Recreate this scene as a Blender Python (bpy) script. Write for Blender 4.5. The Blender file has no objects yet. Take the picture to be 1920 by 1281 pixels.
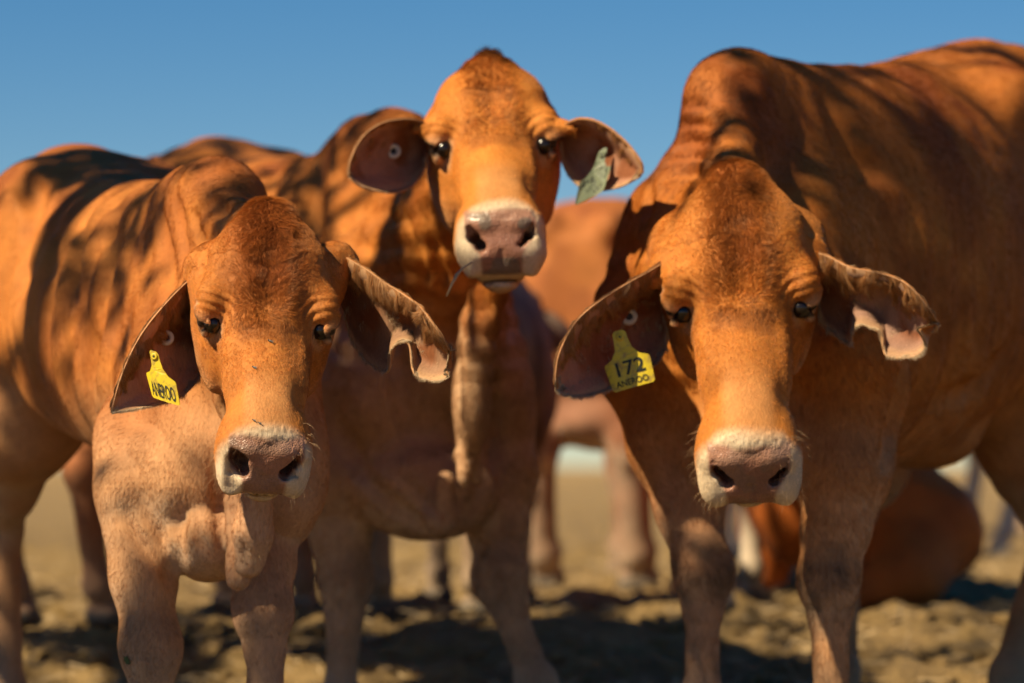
import bpy, bmesh, math, random, os, time
import numpy as np
from mathutils import Vector, Matrix, noise as mnoise

T0 = time.time()
DBG = os.environ.get('DBG', '')
rng = np.random.default_rng(7)
random.seed(7)
scene = bpy.context.scene
COL = scene.collection

# ---------------------------------------------------------------- camera
CAM_H, F_PX, HOR, CX = 0.62, 7200.0, 875.0, 960.0
cam_d = bpy.data.cameras.new('camera')
cam = bpy.data.objects.new('camera', cam_d)
COL.objects.link(cam)
cam.location = (0, 0, CAM_H)
cam.rotation_euler = (math.radians(90), 0, 0)
cam_d.sensor_width = 36.0
cam_d.lens = F_PX / 1920.0 * 36.0
cam_d.shift_y = (HOR - 640.5) / 1920.0
cam_d.clip_start = 0.1
cam_d.clip_end = 20000
cam_d.dof.use_dof = not os.environ.get('NODOF')
cam_d.dof.focus_distance = 6.40
cam_d.dof.aperture_fstop = 3.0
scene.camera = cam

# ---------------------------------------------------------------- sky, sun, exposure
SKY_SAT = 1.42
SUN_AZ, SUN_EL = 55.0, 44.0        # degrees to the left of "behind the camera"; elevation
az, el = math.radians(SUN_AZ), math.radians(SUN_EL)
SUN = np.array([-math.sin(az) * math.cos(el), -math.cos(az) * math.cos(el), math.sin(el)])
world = bpy.data.worlds.new('World')
scene.world = world
world.use_nodes = True
wn = world.node_tree
wn.nodes.clear()
wo = wn.nodes.new('ShaderNodeOutputWorld')
bg = wn.nodes.new('ShaderNodeBackground')
sky = wn.nodes.new('ShaderNodeTexSky')
sky.sky_type = 'NISHITA'
sky.sun_disc = False
sky.sun_elevation = el
sky.sun_rotation = math.atan2(SUN[0], SUN[1])
sky.altitude = 2500
sky.air_density = 1.0
sky.dust_density = 0.0
sky.ozone_density = 2.2
bg.inputs['Strength'].default_value = 0.046
hsv = wn.nodes.new('ShaderNodeHueSaturation')
hsv.inputs['Saturation'].default_value = SKY_SAT
hsv.inputs['Hue'].default_value = 0.5
wn.links.new(sky.outputs[0], hsv.inputs['Color'])
wn.links.new(hsv.outputs[0], bg.inputs[0])
wn.links.new(bg.outputs[0], wo.inputs[0])

sun_d = bpy.data.lights.new('sun', 'SUN')
sun_d.energy = 5.0
sun_d.angle = math.radians(0.5)
sun_d.color = (1.0, 0.83, 0.55)
sun = bpy.data.objects.new('sun', sun_d)
COL.objects.link(sun)
sun.rotation_euler = Vector(SUN).to_track_quat('Z', 'Y').to_euler()
sun.location = (-6, -3, 6)

scene.view_settings.view_transform = 'Standard'
scene.view_settings.look = 'None'
scene.view_settings.exposure = 0.76
scene.view_settings.gamma = 1.0
scene.cycles.use_denoising = True
scene.cycles.max_bounces = 6
scene.cycles.use_adaptive_sampling = True
scene.cycles.adaptive_threshold = 0.02

# ---------------------------------------------------------------- helpers
def W(px, py, Y):
    return np.array([(px - CX) / F_PX * Y, Y, CAM_H + (HOR - py) / F_PX * Y])

def ground_z(x, y):
    t = np.clip((np.asarray(y, float) - 8.4) / 2.0, 0, 1)
    return 0.2 * t * t * (3 - 2 * t)

def sstep(a, b, x):
    t = np.clip((x - a) / (b - a), 0, 1)
    return t * t * (3 - 2 * t)

def nrm(v):
    v = np.asarray(v, float)
    return v / (np.linalg.norm(v) + 1e-12)

_perm = np.random.default_rng(3).permutation(512)
_vals = np.random.default_rng(4).random(512)
def vnoise(P, s, seed=0):
    """smooth value noise on (N,3) points, about 0..1"""
    Q = P * s + seed * 17.31
    I = np.floor(Q).astype(int)
    Fr = Q - I
    U = Fr * Fr * (3 - 2 * Fr)
    out = 0
    for dx in (0, 1):
        wx = U[:, 0] if dx else 1 - U[:, 0]
        for dy in (0, 1):
            wy = U[:, 1] if dy else 1 - U[:, 1]
            for dz in (0, 1):
                wz = U[:, 2] if dz else 1 - U[:, 2]
                h = _perm[(_perm[(_perm[(I[:, 0] + dx) & 511] + I[:, 1] + dy) & 511] + I[:, 2] + dz) & 511]
                out = out + _vals[h] * wx * wy * wz
    return out

def tag(o, label=None, cat=None, group=None, kind=None):
    if label: o['label'] = label
    if cat: o['category'] = cat
    if group: o['group'] = group
    if kind: o['kind'] = kind
    return o

def empty(name, loc=(0, 0, 0)):
    o = bpy.data.objects.new(name, None)
    COL.objects.link(o)
    o.location = loc
    o.empty_display_size = 0.1
    return o

def mesh_obj(name, verts, faces, mat=None, parent=None, smooth=True, col=None):
    me = bpy.data.meshes.new(name)
    verts = np.asarray(verts, float)
    me.from_pydata(verts.tolist(), [], [list(map(int, f)) for f in faces])
    me.update()
    if smooth:
        me.polygons.foreach_set('use_smooth', np.ones(len(me.polygons), bool))
    if col is not None:
        a = me.color_attributes.new('coat', 'FLOAT_COLOR', 'POINT')
        c = np.ones((len(verts), 4))
        c[:, :3] = col
        a.data.foreach_set('color', c.ravel())
    if mat: me.materials.append(mat)
    o = bpy.data.objects.new(name, me)
    COL.objects.link(o)
    if parent:
        o.parent = parent
        o.location = -parent.location
    return o

# ---------------------------------------------------------------- implicit surface toolkit
def smin(a, b, k):
    if k <= 0: return np.minimum(a, b)
    h = np.clip(0.5 + 0.5 * (b - a) / k, 0, 1)
    return b + (a - b) * h - k * h * (1 - h)

def smax(a, b, k):
    return -smin(-a, -b, k)

BIG = 0.12
class Field:
    def __init__(self):
        self.ops = []
        self.post = []
    def add(self, fn, lo, hi, k=0.03, op='u'):
        m = BIG if op == 'u' else 0.03
        self.ops.append((fn, np.asarray(lo) - m - k, np.asarray(hi) + m + k, k, op))
    def cone(self, a, b, ra, rb, k=0.03, op='u', flat=None, fs=1.0):
        a = np.asarray(a, float); b = np.asarray(b, float)
        ab = b - a; L2 = ab @ ab + 1e-12
        n = nrm(flat) if flat is not None else None
        r = max(ra, rb) * max(1, fs)
        def fn(P):
            d = P - a
            if n is not None:
                # squash: thickness along n is fs times the radius
                t = np.clip(d @ ab / L2, 0, 1)
                q = d - t[:, None] * ab
                dn = q @ n
                qq = np.sqrt(np.maximum((q * q).sum(1) - dn * dn, 0) + (dn / fs) ** 2)
                dd = qq - (ra + (rb - ra) * t)
                return dd * (0.35 + 0.65 * min(fs, 1))
            t = np.clip(d @ ab / L2, 0, 1)
            q = d - t[:, None] * ab
            return np.sqrt((q * q).sum(1)) - (ra + (rb - ra) * t)
        self.add(fn, np.minimum(a, b) - r, np.maximum(a, b) + r, k, op)
    def chain(self, pts, rs, k=0.03, op='u', flat=None, fs=1.0):
        for i in range(len(pts) - 1):
            self.cone(pts[i], pts[i + 1], rs[i], rs[i + 1], k, op, flat, fs)
    def ell(self, c, r, R=None, k=0.03, op='u', n=2):
        c = np.asarray(c, float); r = np.asarray(r, float)
        R = np.eye(3) if R is None else np.asarray(R)     # rows: local axes
        mr = r.max() * (1.0 if n == 2 else 1.5)
        def fn(P):
            p = (P - c) @ R.T
            if n == 2:
                k0 = np.sqrt(((p / r) ** 2).sum(1)) + 1e-9
                k1 = np.sqrt(((p / r ** 2) ** 2).sum(1)) + 1e-9
                return k0 * (k0 - 1) / k1
            k0 = ((np.abs(p / r)) ** n).sum(1) ** (1.0 / n)
            return (k0 - 1) * r.min()
        self.add(fn, c - mr, c + mr, k, op)
    def __call__(self, P):
        out = np.full(len(P), BIG)
        for fn, lo, hi, k, op in self.ops:
            m = ((P > lo) & (P < hi)).all(1)
            idx = np.nonzero(m)[0]
            if len(idx) == 0: continue
            d = fn(P[idx])
            if op == 'u':
                out[idx] = smin(out[idx], d, k)
            else:
                out[idx] = smax(out[idx], -d, k)
        for fn in self.post:
            out = fn(P, out)
        return out
    def grad(self, P, e=0.0012):
        g = np.empty_like(P)
        for i in range(3):
            d = np.zeros(3); d[i] = e
            g[:, i] = (self(P + d) - self(P - d)) / (2 * e)
        return g
    def project(self, P, it=2, step=0.01):
        for _ in range(it):
            f = self(P); g = self.grad(P)
            n2 = (g * g).sum(1) + 1e-3
            s = (f / n2)[:, None] * g
            l = np.linalg.norm(s, axis=1, keepdims=True) + 1e-12
            P = P - s * np.minimum(1, step / l)
        return P

def surface_nets(F, lo, hi, h):
    lo = np.asarray(lo, float); hi = np.asarray(hi, float)
    C = 4
    n = np.ceil((hi - lo) / h / C).astype(int) * C
    nc = n // C
    # coarse pass
    H = h * C
    ax = [lo[i] + H * (np.arange(nc[i]) + 0.5) for i in range(3)]
    G = np.stack(np.meshgrid(*ax, indexing='ij'), -1).reshape(-1, 3)
    fc = F(G).reshape(nc)
    act = np.abs(fc) < H * 1.35
    V = np.repeat(np.repeat(np.repeat(np.where(fc > 0, BIG, -BIG), C, 0), C, 1), C, 2).astype(float)
    A = np.repeat(np.repeat(np.repeat(act, C, 0), C, 1), C, 2)
    idx = np.argwhere(A)
    P = lo + h * (idx + 0.5)
    vals = np.empty(len(P))
    for s in range(0, len(P), 400000):
        vals[s:s + 400000] = F(P[s:s + 400000])
    V[A] = vals
    V = np.where(np.abs(V) < 1e-7, 1e-7, V)
    S = V < 0
    # cells
    nx, ny, nz = V.shape
    c = np.zeros((nx - 1, ny - 1, nz - 1), int)
    for dx in (0, 1):
        for dy in (0, 1):
            for dz in (0, 1):
                c += S[dx:nx - 1 + dx, dy:ny - 1 + dy, dz:nz - 1 + dz]
    M = (c > 0) & (c < 8)
    cells = np.argwhere(M)
    vid = np.full(M.shape, -1, int)
    vid[M] = np.arange(len(cells))
    acc = np.zeros((len(cells), 3)); cnt = np.zeros(len(cells))
    corners = [(i, j, k) for i in (0, 1) for j in (0, 1) for k in (0, 1)]
    for a in corners:
        for d in range(3):
            if a[d]: continue
            b = list(a); b[d] = 1
            va = V[cells[:, 0] + a[0], cells[:, 1] + a[1], cells[:, 2] + a[2]]
            vb = V[cells[:, 0] + b[0], cells[:, 1] + b[1], cells[:, 2] + b[2]]
            m = (va < 0) != (vb < 0)
            t = np.zeros(len(cells)); t[m] = va[m] / (va[m] - vb[m])
            p = np.tile(np.array(a, float), (len(cells), 1)); p[:, d] += t
            acc[m] += p[m]; cnt[m] += 1
    verts = lo + h * (cells + 0.5 + acc / cnt[:, None])
    faces = []
    for d in range(3):
        u, v = (d + 1) % 3, (d + 2) % 3
        sl0 = [slice(None)] * 3; sl1 = [slice(None)] * 3
        sl0[d] = slice(0, -1); sl1[d] = slice(1, None)
        e = S[tuple(sl0)] != S[tuple(sl1)]
        E = np.argwhere(e)
        ok = (E[:, u] > 0) & (E[:, v] > 0) & (E[:, u] < V.shape[u] - 1) & (E[:, v] < V.shape[v] - 1)
        E = E[ok]
        def cell(du, dv):
            q = E.copy(); q[:, u] -= du; q[:, v] -= dv
            return vid[q[:, 0], q[:, 1], q[:, 2]]
        q = np.stack([cell(1, 1), cell(0, 1), cell(0, 0), cell(1, 0)], 1)
        flip = ~S[E[:, 0], E[:, 1], E[:, 2]]
        q[flip] = q[flip][:, ::-1]
        faces.append(q)
    faces = np.concatenate(faces)
    faces = faces[(faces >= 0).all(1)]
    return verts, faces

def build_mesh(F, lo, hi, h, refine=()):
    """refine: list of functions verts -> bool mask; each adds one level inside it"""
    v, f = surface_nets(F, lo, hi, h)
    v = F.project(v, 2, h * 0.6)
    for rf in refine:
        bm = bmesh.new()
        me = bpy.data.meshes.new('tmp')
        me.from_pydata(v.tolist(), [], f.tolist() if hasattr(f, 'tolist') else f)
        bm.from_mesh(me)
        bpy.data.meshes.remove(me)
        bm.verts.ensure_lookup_table()
        m = rf(v)
        ed = [e for e in bm.edges if m[e.verts[0].index] and m[e.verts[1].index]]
        bmesh.ops.subdivide_edges(bm, edges=ed, cuts=1, use_grid_fill=True)
        bm.verts.index_update()
        v2 = np.array([x.co[:] for x in bm.verts])
        f = [[x.index for x in fc.verts] for fc in bm.faces]
        nw = np.arange(len(v2)) >= len(v)
        mm = rf(v2)
        q = F.project(v2[mm], 2, h * 0.3)
        v2[mm] = q
        v = v2
        bm.free()
    return v, f

def interp(xs, ys, x):
    """smooth (catmull-rom) interpolation"""
    xs = np.asarray(xs, float); ys = np.asarray(ys, float)
    if xs[0] > xs[-1]:
        xs = xs[::-1]; ys = ys[::-1]
    m = np.gradient(ys, xs)
    x = np.clip(x, xs[0], xs[-1])
    i = np.clip(np.searchsorted(xs, x) - 1, 0, len(xs) - 2)
    h = xs[i + 1] - xs[i]
    t = (x - xs[i]) / h
    t2, t3 = t * t, t * t * t
    return (2 * t3 - 3 * t2 + 1) * ys[i] + (t3 - 2 * t2 + t) * h * m[i] + (-2 * t3 + 3 * t2) * ys[i + 1] + (t3 - t2) * h * m[i + 1]

def loft(F, o, ax, lat, up, xs, top, bot, wid, n=2.3, k=0.03, wtop=None):
    """body of varying height and width along ax"""
    o = np.asarray(o, float)
    xs = np.asarray(xs, float)
    lo_, hi_ = xs.min(), xs.max()
    R = np.stack([ax, lat, up])
    def fn(P):
        q = (P - o) @ R.T
        x = q[:, 0]
        T, B, Wd = interp(xs, top, x), interp(xs, bot, x), interp(xs, wid, x)
        b = np.maximum((T - B) / 2, 0.004); zc = (T + B) / 2
        a = np.maximum(Wd, 0.004)
        zz = (q[:, 2] - zc) / b
        yy = np.abs(q[:, 1]) / a
        if wtop is not None:
            # narrower towards the top (wtop < 1) or bottom (> 1)
            yy = yy / (1 + (wtop - 1) * np.clip(zz * 0.5 + 0.5, 0, 1))
        r = (yy ** n + np.abs(zz) ** n) ** (1 / n)
        d = (r - 1) * np.minimum(a, b) * 0.9
        out = np.maximum(lo_ - x, x - hi_)
        return np.where(out > 0, np.sqrt(np.maximum(d, 0) ** 2 + out ** 2) + np.minimum(d, 0) * 0.0, np.maximum(d, out * 1.0))
    cs = []
    for x_ in (lo_, hi_):
        for s in (-1, 1):
            for z_ in (min(bot), max(top)):
                cs.append(o + x_ * ax + s * max(wid) * 1.15 * lat + z_ * up)
    cs = np.array(cs)
    F.add(fn, cs.min(0), cs.max(0), k)

# ---------------------------------------------------------------- materials
def new_mat(name):
    m = bpy.data.materials.new(name)
    m.use_nodes = True
    nt = m.node_tree
    nt.nodes.clear()
    out = nt.nodes.new('ShaderNodeOutputMaterial')
    b = nt.nodes.new('ShaderNodeBsdfPrincipled')
    nt.links.new(b.outputs[0], out.inputs[0])
    return m, nt, b

def N(nt, t, **kw):
    n = nt.nodes.new(t)
    for k, v in kw.items(): setattr(n, k, v)
    return n

def coat_mat(name, fine=1.0):
    m, nt, b = new_mat(name)
    L = nt.links.new
    at = N(nt, 'ShaderNodeAttribute', attribute_name='coat')
    tc = N(nt, 'ShaderNodeTexCoord')
    mp = N(nt, 'ShaderNodeMapping')
    mp.inputs['Scale'].default_value = (260 * fine, 260 * fine, 60 * fine)
    L(tc.outputs['Object'], mp.inputs[0])
    n1 = N(nt, 'ShaderNodeTexNoise'); n1.inputs['Scale'].default_value = 1.0; n1.inputs['Detail'].default_value = 3
    L(mp.outputs[0], n1.inputs['Vector'])
    n2 = N(nt, 'ShaderNodeTexNoise'); n2.inputs['Scale'].default_value = 14.0; n2.inputs['Detail'].default_value = 5
    L(tc.outputs['Object'], n2.inputs['Vector'])
    mr = N(nt, 'ShaderNodeMapRange'); mr.inputs[1].default_value = 0.3; mr.inputs[2].default_value = 0.7; mr.inputs[3].default_value = 0.86; mr.inputs[4].default_value = 1.12
    L(n1.outputs[0], mr.inputs[0])
    mr2 = N(nt, 'ShaderNodeMapRange'); mr2.inputs[1].default_value = 0.3; mr2.inputs[2].default_value = 0.7; mr2.inputs[3].default_value = 0.84; mr2.inputs[4].default_value = 1.14
    L(n2.outputs[0], mr2.inputs[0])
    mu = N(nt, 'ShaderNodeMath', operation='MULTIPLY'); L(mr.outputs[0], mu.inputs[0]); L(mr2.outputs[0], mu.inputs[1])
    vm = N(nt, 'ShaderNodeVectorMath', operation='SCALE'); L(at.outputs['Color'], vm.inputs[0]); L(mu.outputs[0], vm.inputs['Scale'])
    L(vm.outputs[0], b.inputs['Base Color'])
    # wet skin where attribute 'wet' is set
    aw = N(nt, 'ShaderNodeAttribute', attribute_name='wet')
    rr = N(nt, 'ShaderNodeMapRange'); rr.inputs[3].default_value = 0.72; rr.inputs[4].default_value = 0.24
    L(aw.outputs['Fac'], rr.inputs[0]); L(rr.outputs[0], b.inputs['Roughness'])
    b.inputs['Sheen Weight'].default_value = 0.0
    b.inputs['Sheen Roughness'].default_value = 0.4
    b.inputs['Sheen Tint'].default_value = (1, 0.75, 0.5, 1)
    b.inputs['Specular IOR Level'].default_value = 0.22
    bu = N(nt, 'ShaderNodeBump'); bu.inputs['Strength'].default_value = 0.35; bu.inputs['Distance'].default_value = 0.004
    L(n1.outputs[0], bu.inputs['Height']); 
    bu2 = N(nt, 'ShaderNodeBump'); bu2.inputs['Strength'].default_value = 0.25; bu2.inputs['Distance'].default_value = 0.012
    L(n2.outputs[0], bu2.inputs['Height']); L(bu.outputs[0], bu2.inputs['Normal'])
    vo = N(nt, 'ShaderNodeTexVoronoi'); vo.inputs['Scale'].default_value = 330; L(tc.outputs['Object'], vo.inputs['Vector'])
    bu3 = N(nt, 'ShaderNodeBump'); bu3.inputs['Distance'].default_value = 0.0022; bu3.invert = True
    ws = N(nt, 'ShaderNodeMath', operation='MULTIPLY'); ws.inputs[1].default_value = .55; L(aw.outputs['Fac'], ws.inputs[0]); L(ws.outputs[0], bu3.inputs['Strength'])
    L(vo.outputs['Distance'], bu3.inputs['Height']); L(bu2.outputs[0], bu3.inputs['Normal'])
    L(bu3.outputs[0], b.inputs['Normal'])
    wc = N(nt, 'ShaderNodeMath', operation='MULTIPLY'); wc.inputs[1].default_value = .3; L(aw.outputs['Fac'], wc.inputs[0]); L(wc.outputs[0], b.inputs['Coat Weight'])
    b.inputs['Coat Roughness'].default_value = .24
    return m

COAT = coat_mat('cattle_coat')
def simple(name, col, rough=0.5, spec=0.5, coat=0.0):
    m, nt, b = new_mat(name)
    b.inputs['Base Color'].default_value = (*col, 1)
    b.inputs['Roughness'].default_value = rough
    b.inputs['Specular IOR Level'].default_value = spec
    b.inputs['Coat Weight'].default_value = coat
    return m
EYE = simple('eye_dark', (0.010, 0.006, 0.004), 0.2, 0.5, 0.0)

# linear albedo palette
RED = np.array([0.30, 0.082, 0.020]); ORANGE = np.array([0.50, 0.19, 0.040])
TAN = np.array([0.52, 0.30, 0.15]); CREAM = np.array([0.60, 0.48, 0.33])
PINK = np.array([0.42, 0.235, 0.155]); NOSE = np.array([0.28, 0.13, 0.085]); DARK = np.array([0.05, 0.03, 0.022])
GREY = np.array([0.40, 0.34, 0.28])

def mixc(c, d, m):
    m = np.clip(m, 0, 1)[:, None]
    return c * (1 - m) + d * m

# ---------------------------------------------------------------- the cattle
ADULT = dict(
    xs=[.40, .28, .12, -.08, -.33, -.6, -.85, -1.05, -1.2, -1.32],
    top=[1.04, 1.18, 1.26, 1.27, 1.23, 1.23, 1.28, 1.31, 1.27, 1.14],
    bot=[.80, .64, .58, .58, .56, .57, .62, .70, .82, .98],
    wid=[.10, .19, .235, .27, .32, .33, .30, .26, .22, .11])

def head_frame(s):
    u = nrm(s['u']); w = np.asarray(s['w'], float); w = nrm(w - (w @ u) * u)
    x = np.cross(w, u)            # lateral axis, picture right when the face looks at the camera
    return x, u, w

def head_field(F, s):
    o = np.asarray(s['poll'], float); hs = s.get('hs', 1.0)
    x, u, w = head_frame(s)
    H = lambda a, b, c: o + hs * (a * x + b * u + c * w)
    R = np.stack([x, u, w])
    ww = s.get('hw', 1.0)
    us = [-.035, .0, .04, .09, .14, .20, .27, .34, .40, .44]
    top = np.array([-.06, -.028, .0, .016, .020, .014, .002, -.006, -.008, -.012])
    bot = [-.13, -.17, -.20, -.215, -.225, -.225, -.195, -.16, -.145, -.14]
    wid = np.array([.066, .100, .121, .130, .128, .106, .070, .065, .064, .065]) * ww
    loft(F, o, u, x, w, np.array(us) * hs, top * hs, np.array(bot) * hs, wid * hs, 2.35, 0.02 * hs, wtop=None)
    e = lambda c, r, k=0.02, op='u', n=2, RR=None: F.ell(H(*c), np.array(r) * hs, R if RR is None else RR, k * hs, op, n)
    # muzzle block; its end (the nose pad) leans back towards the bridge
    pn, pv = pad_axes(x, u, w)
    Rp = np.stack([x, pn, pv])
    PC = H(*PAD)
    Q = lambda a, n_, v_: PC + hs * (a * ww * x + n_ * pn + v_ * pv)
    ep = lambda c, r, k=.02, op='u', n=2, RR=None: F.ell(Q(*c), np.array(r) * hs, Rp if RR is None else RR, k * hs, op, n)
    ep((0, -.042, -.008), (.076 * ww, .044, .052), .03, n=3.0)
    e((0, .425, -.072), (.071 * ww, .055, .062), .03, n=2.6)
    for sg in (-1, 1):
        ep((sg * .056, -.028, -.026), (.018, .028, .036), .018)               # upper lip pads
        ep((sg * .056, -.024, .022), (.019, .024, .022), .012)                 # nostril wings
        ep((sg * .030, -.004, .026), (.018, .012, .012), .012)                 # inner wing
        ep((sg * .034, -.010, -.026), (.018, .012, .012), .010)                # rim below the nostril
        e((sg * .080 * ww, .160, -.145), (.032, .095, .072), .03)              # cheeks
        e((sg * .100 * ww, .168, -.012), (.024, .036, .022), .022)             # brow
        e((sg * .112 * ww, .187, -.024), (.017, .026, .015), .008)             # upper lid ridge
        e((sg * .053 * ww, .29, -.045), (.022, .07, .03), .025)                # facial crest
        e((sg * .088 * ww, .06, -.09), (.035, .04, .04), .03)                 # ear root
    e((0, .085, -.012), (.098 * ww, .105, .050), .035)                         # dome of the forehead
    e((0, -.008, -.03), (.050, .045, .042), .03)                             # poll
    if s.get('knob'): e((0, -.044, -.014), (.023, .030, .026), .012)
    # bridge
    e((0, .33, -.018), (.040, .12, .020), .02)
    # lower jaw and lip
    e((0, .448, -.135), (.046 * ww, .045, .024), .006)
    e((0, .37, -.150), (.042, .11, .03), .03)
    # carve: eyes, nostrils, mouth
    for sg in (-1, 1):
        e((sg * .128 * ww, .206, -.037), (.026, .0185, .0075), .005, 's', RR=np.stack([x, nrm(u + .35 * w), nrm(w - .35 * u)]))
        for pts_, r_ in (([(.110, .199, -.062), (.1135, .1955, -.046), (.1120, .1945, -.031), (.105, .200, -.018)], .0074), ([(.106, .210, -.062), (.1085, .2165, -.048), (.1085, .2185, -.032), (.101, .214, -.014)], .0060)):
            L_ = [H(sg * q[0] * ww, q[1], q[2]) for q in pts_]
            for i_ in range(3): F.cone(L_[i_], L_[i_ + 1], r_ * hs * (1, 1, .8)[i_], r_ * hs * (1, .8, .45)[i_], .006 * hs)
        n1 = [Q(sg * .057, -.002, .024), Q(sg * .051, -.004, .006), Q(sg * .037, -.004, -.010)]
        F.cone(n1[0], n1[1], .0040 * hs, .0080 * hs, .005 * hs, 's')
        F.cone(n1[1], n1[2], .0080 * hs, .0095 * hs, .005 * hs, 's')
        F.cone(n1[1], Q(sg * .040, -.040, .0), .0080 * hs, .009 * hs, .005 * hs, 's')
        F.cone(n1[2], Q(sg * .034, -.040, .0), .0092 * hs, .009 * hs, .005 * hs, 's')
        F.cone(n1[2], Q(sg * .057, -.008, -.016), .0035 * hs, .0025 * hs, .006 * hs, 's')
        # tear crease below the eye
        F.cone(H(sg * .114 * ww, .222, -.034), H(sg * .090 * ww, .262, -.022), .005 * hs, .003 * hs, .012 * hs, 's')
    F.cone(Q(0, .004, -.018), Q(0, .0, -.056), .0030 * hs, .004 * hs, .008 * hs, 's')
    # mouth slit
    ep((0, -.03, -.0655), (.064, .05, .0030), .004, 's')
    # soft groove down the middle of the forehead
    F.cone(H(0, .10, .050), H(0, .20, .030), .014 * hs, .010 * hs, .03 * hs, 's')

PAD = (0, .487, -.052)
def pad_axes(x, u, w):
    return nrm(.80 * u + .60 * w), nrm(-.60 * u + .80 * w)

def head_coords(P, s):
    x, u, w = head_frame(s)
    q = (P - np.asarray(s['poll'])) / s.get('hs', 1.0)
    ww = s.get('hw', 1.0)
    return (q @ x) / ww, q @ u, q @ w

def cow_axes(s):
    a = math.radians(s['yaw'])
    f = np.array([math.sin(a), -math.cos(a), 0]); l = np.array([math.cos(a), math.sin(a), 0])
    return f, l, np.array([0, 0, 1.0])

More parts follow.
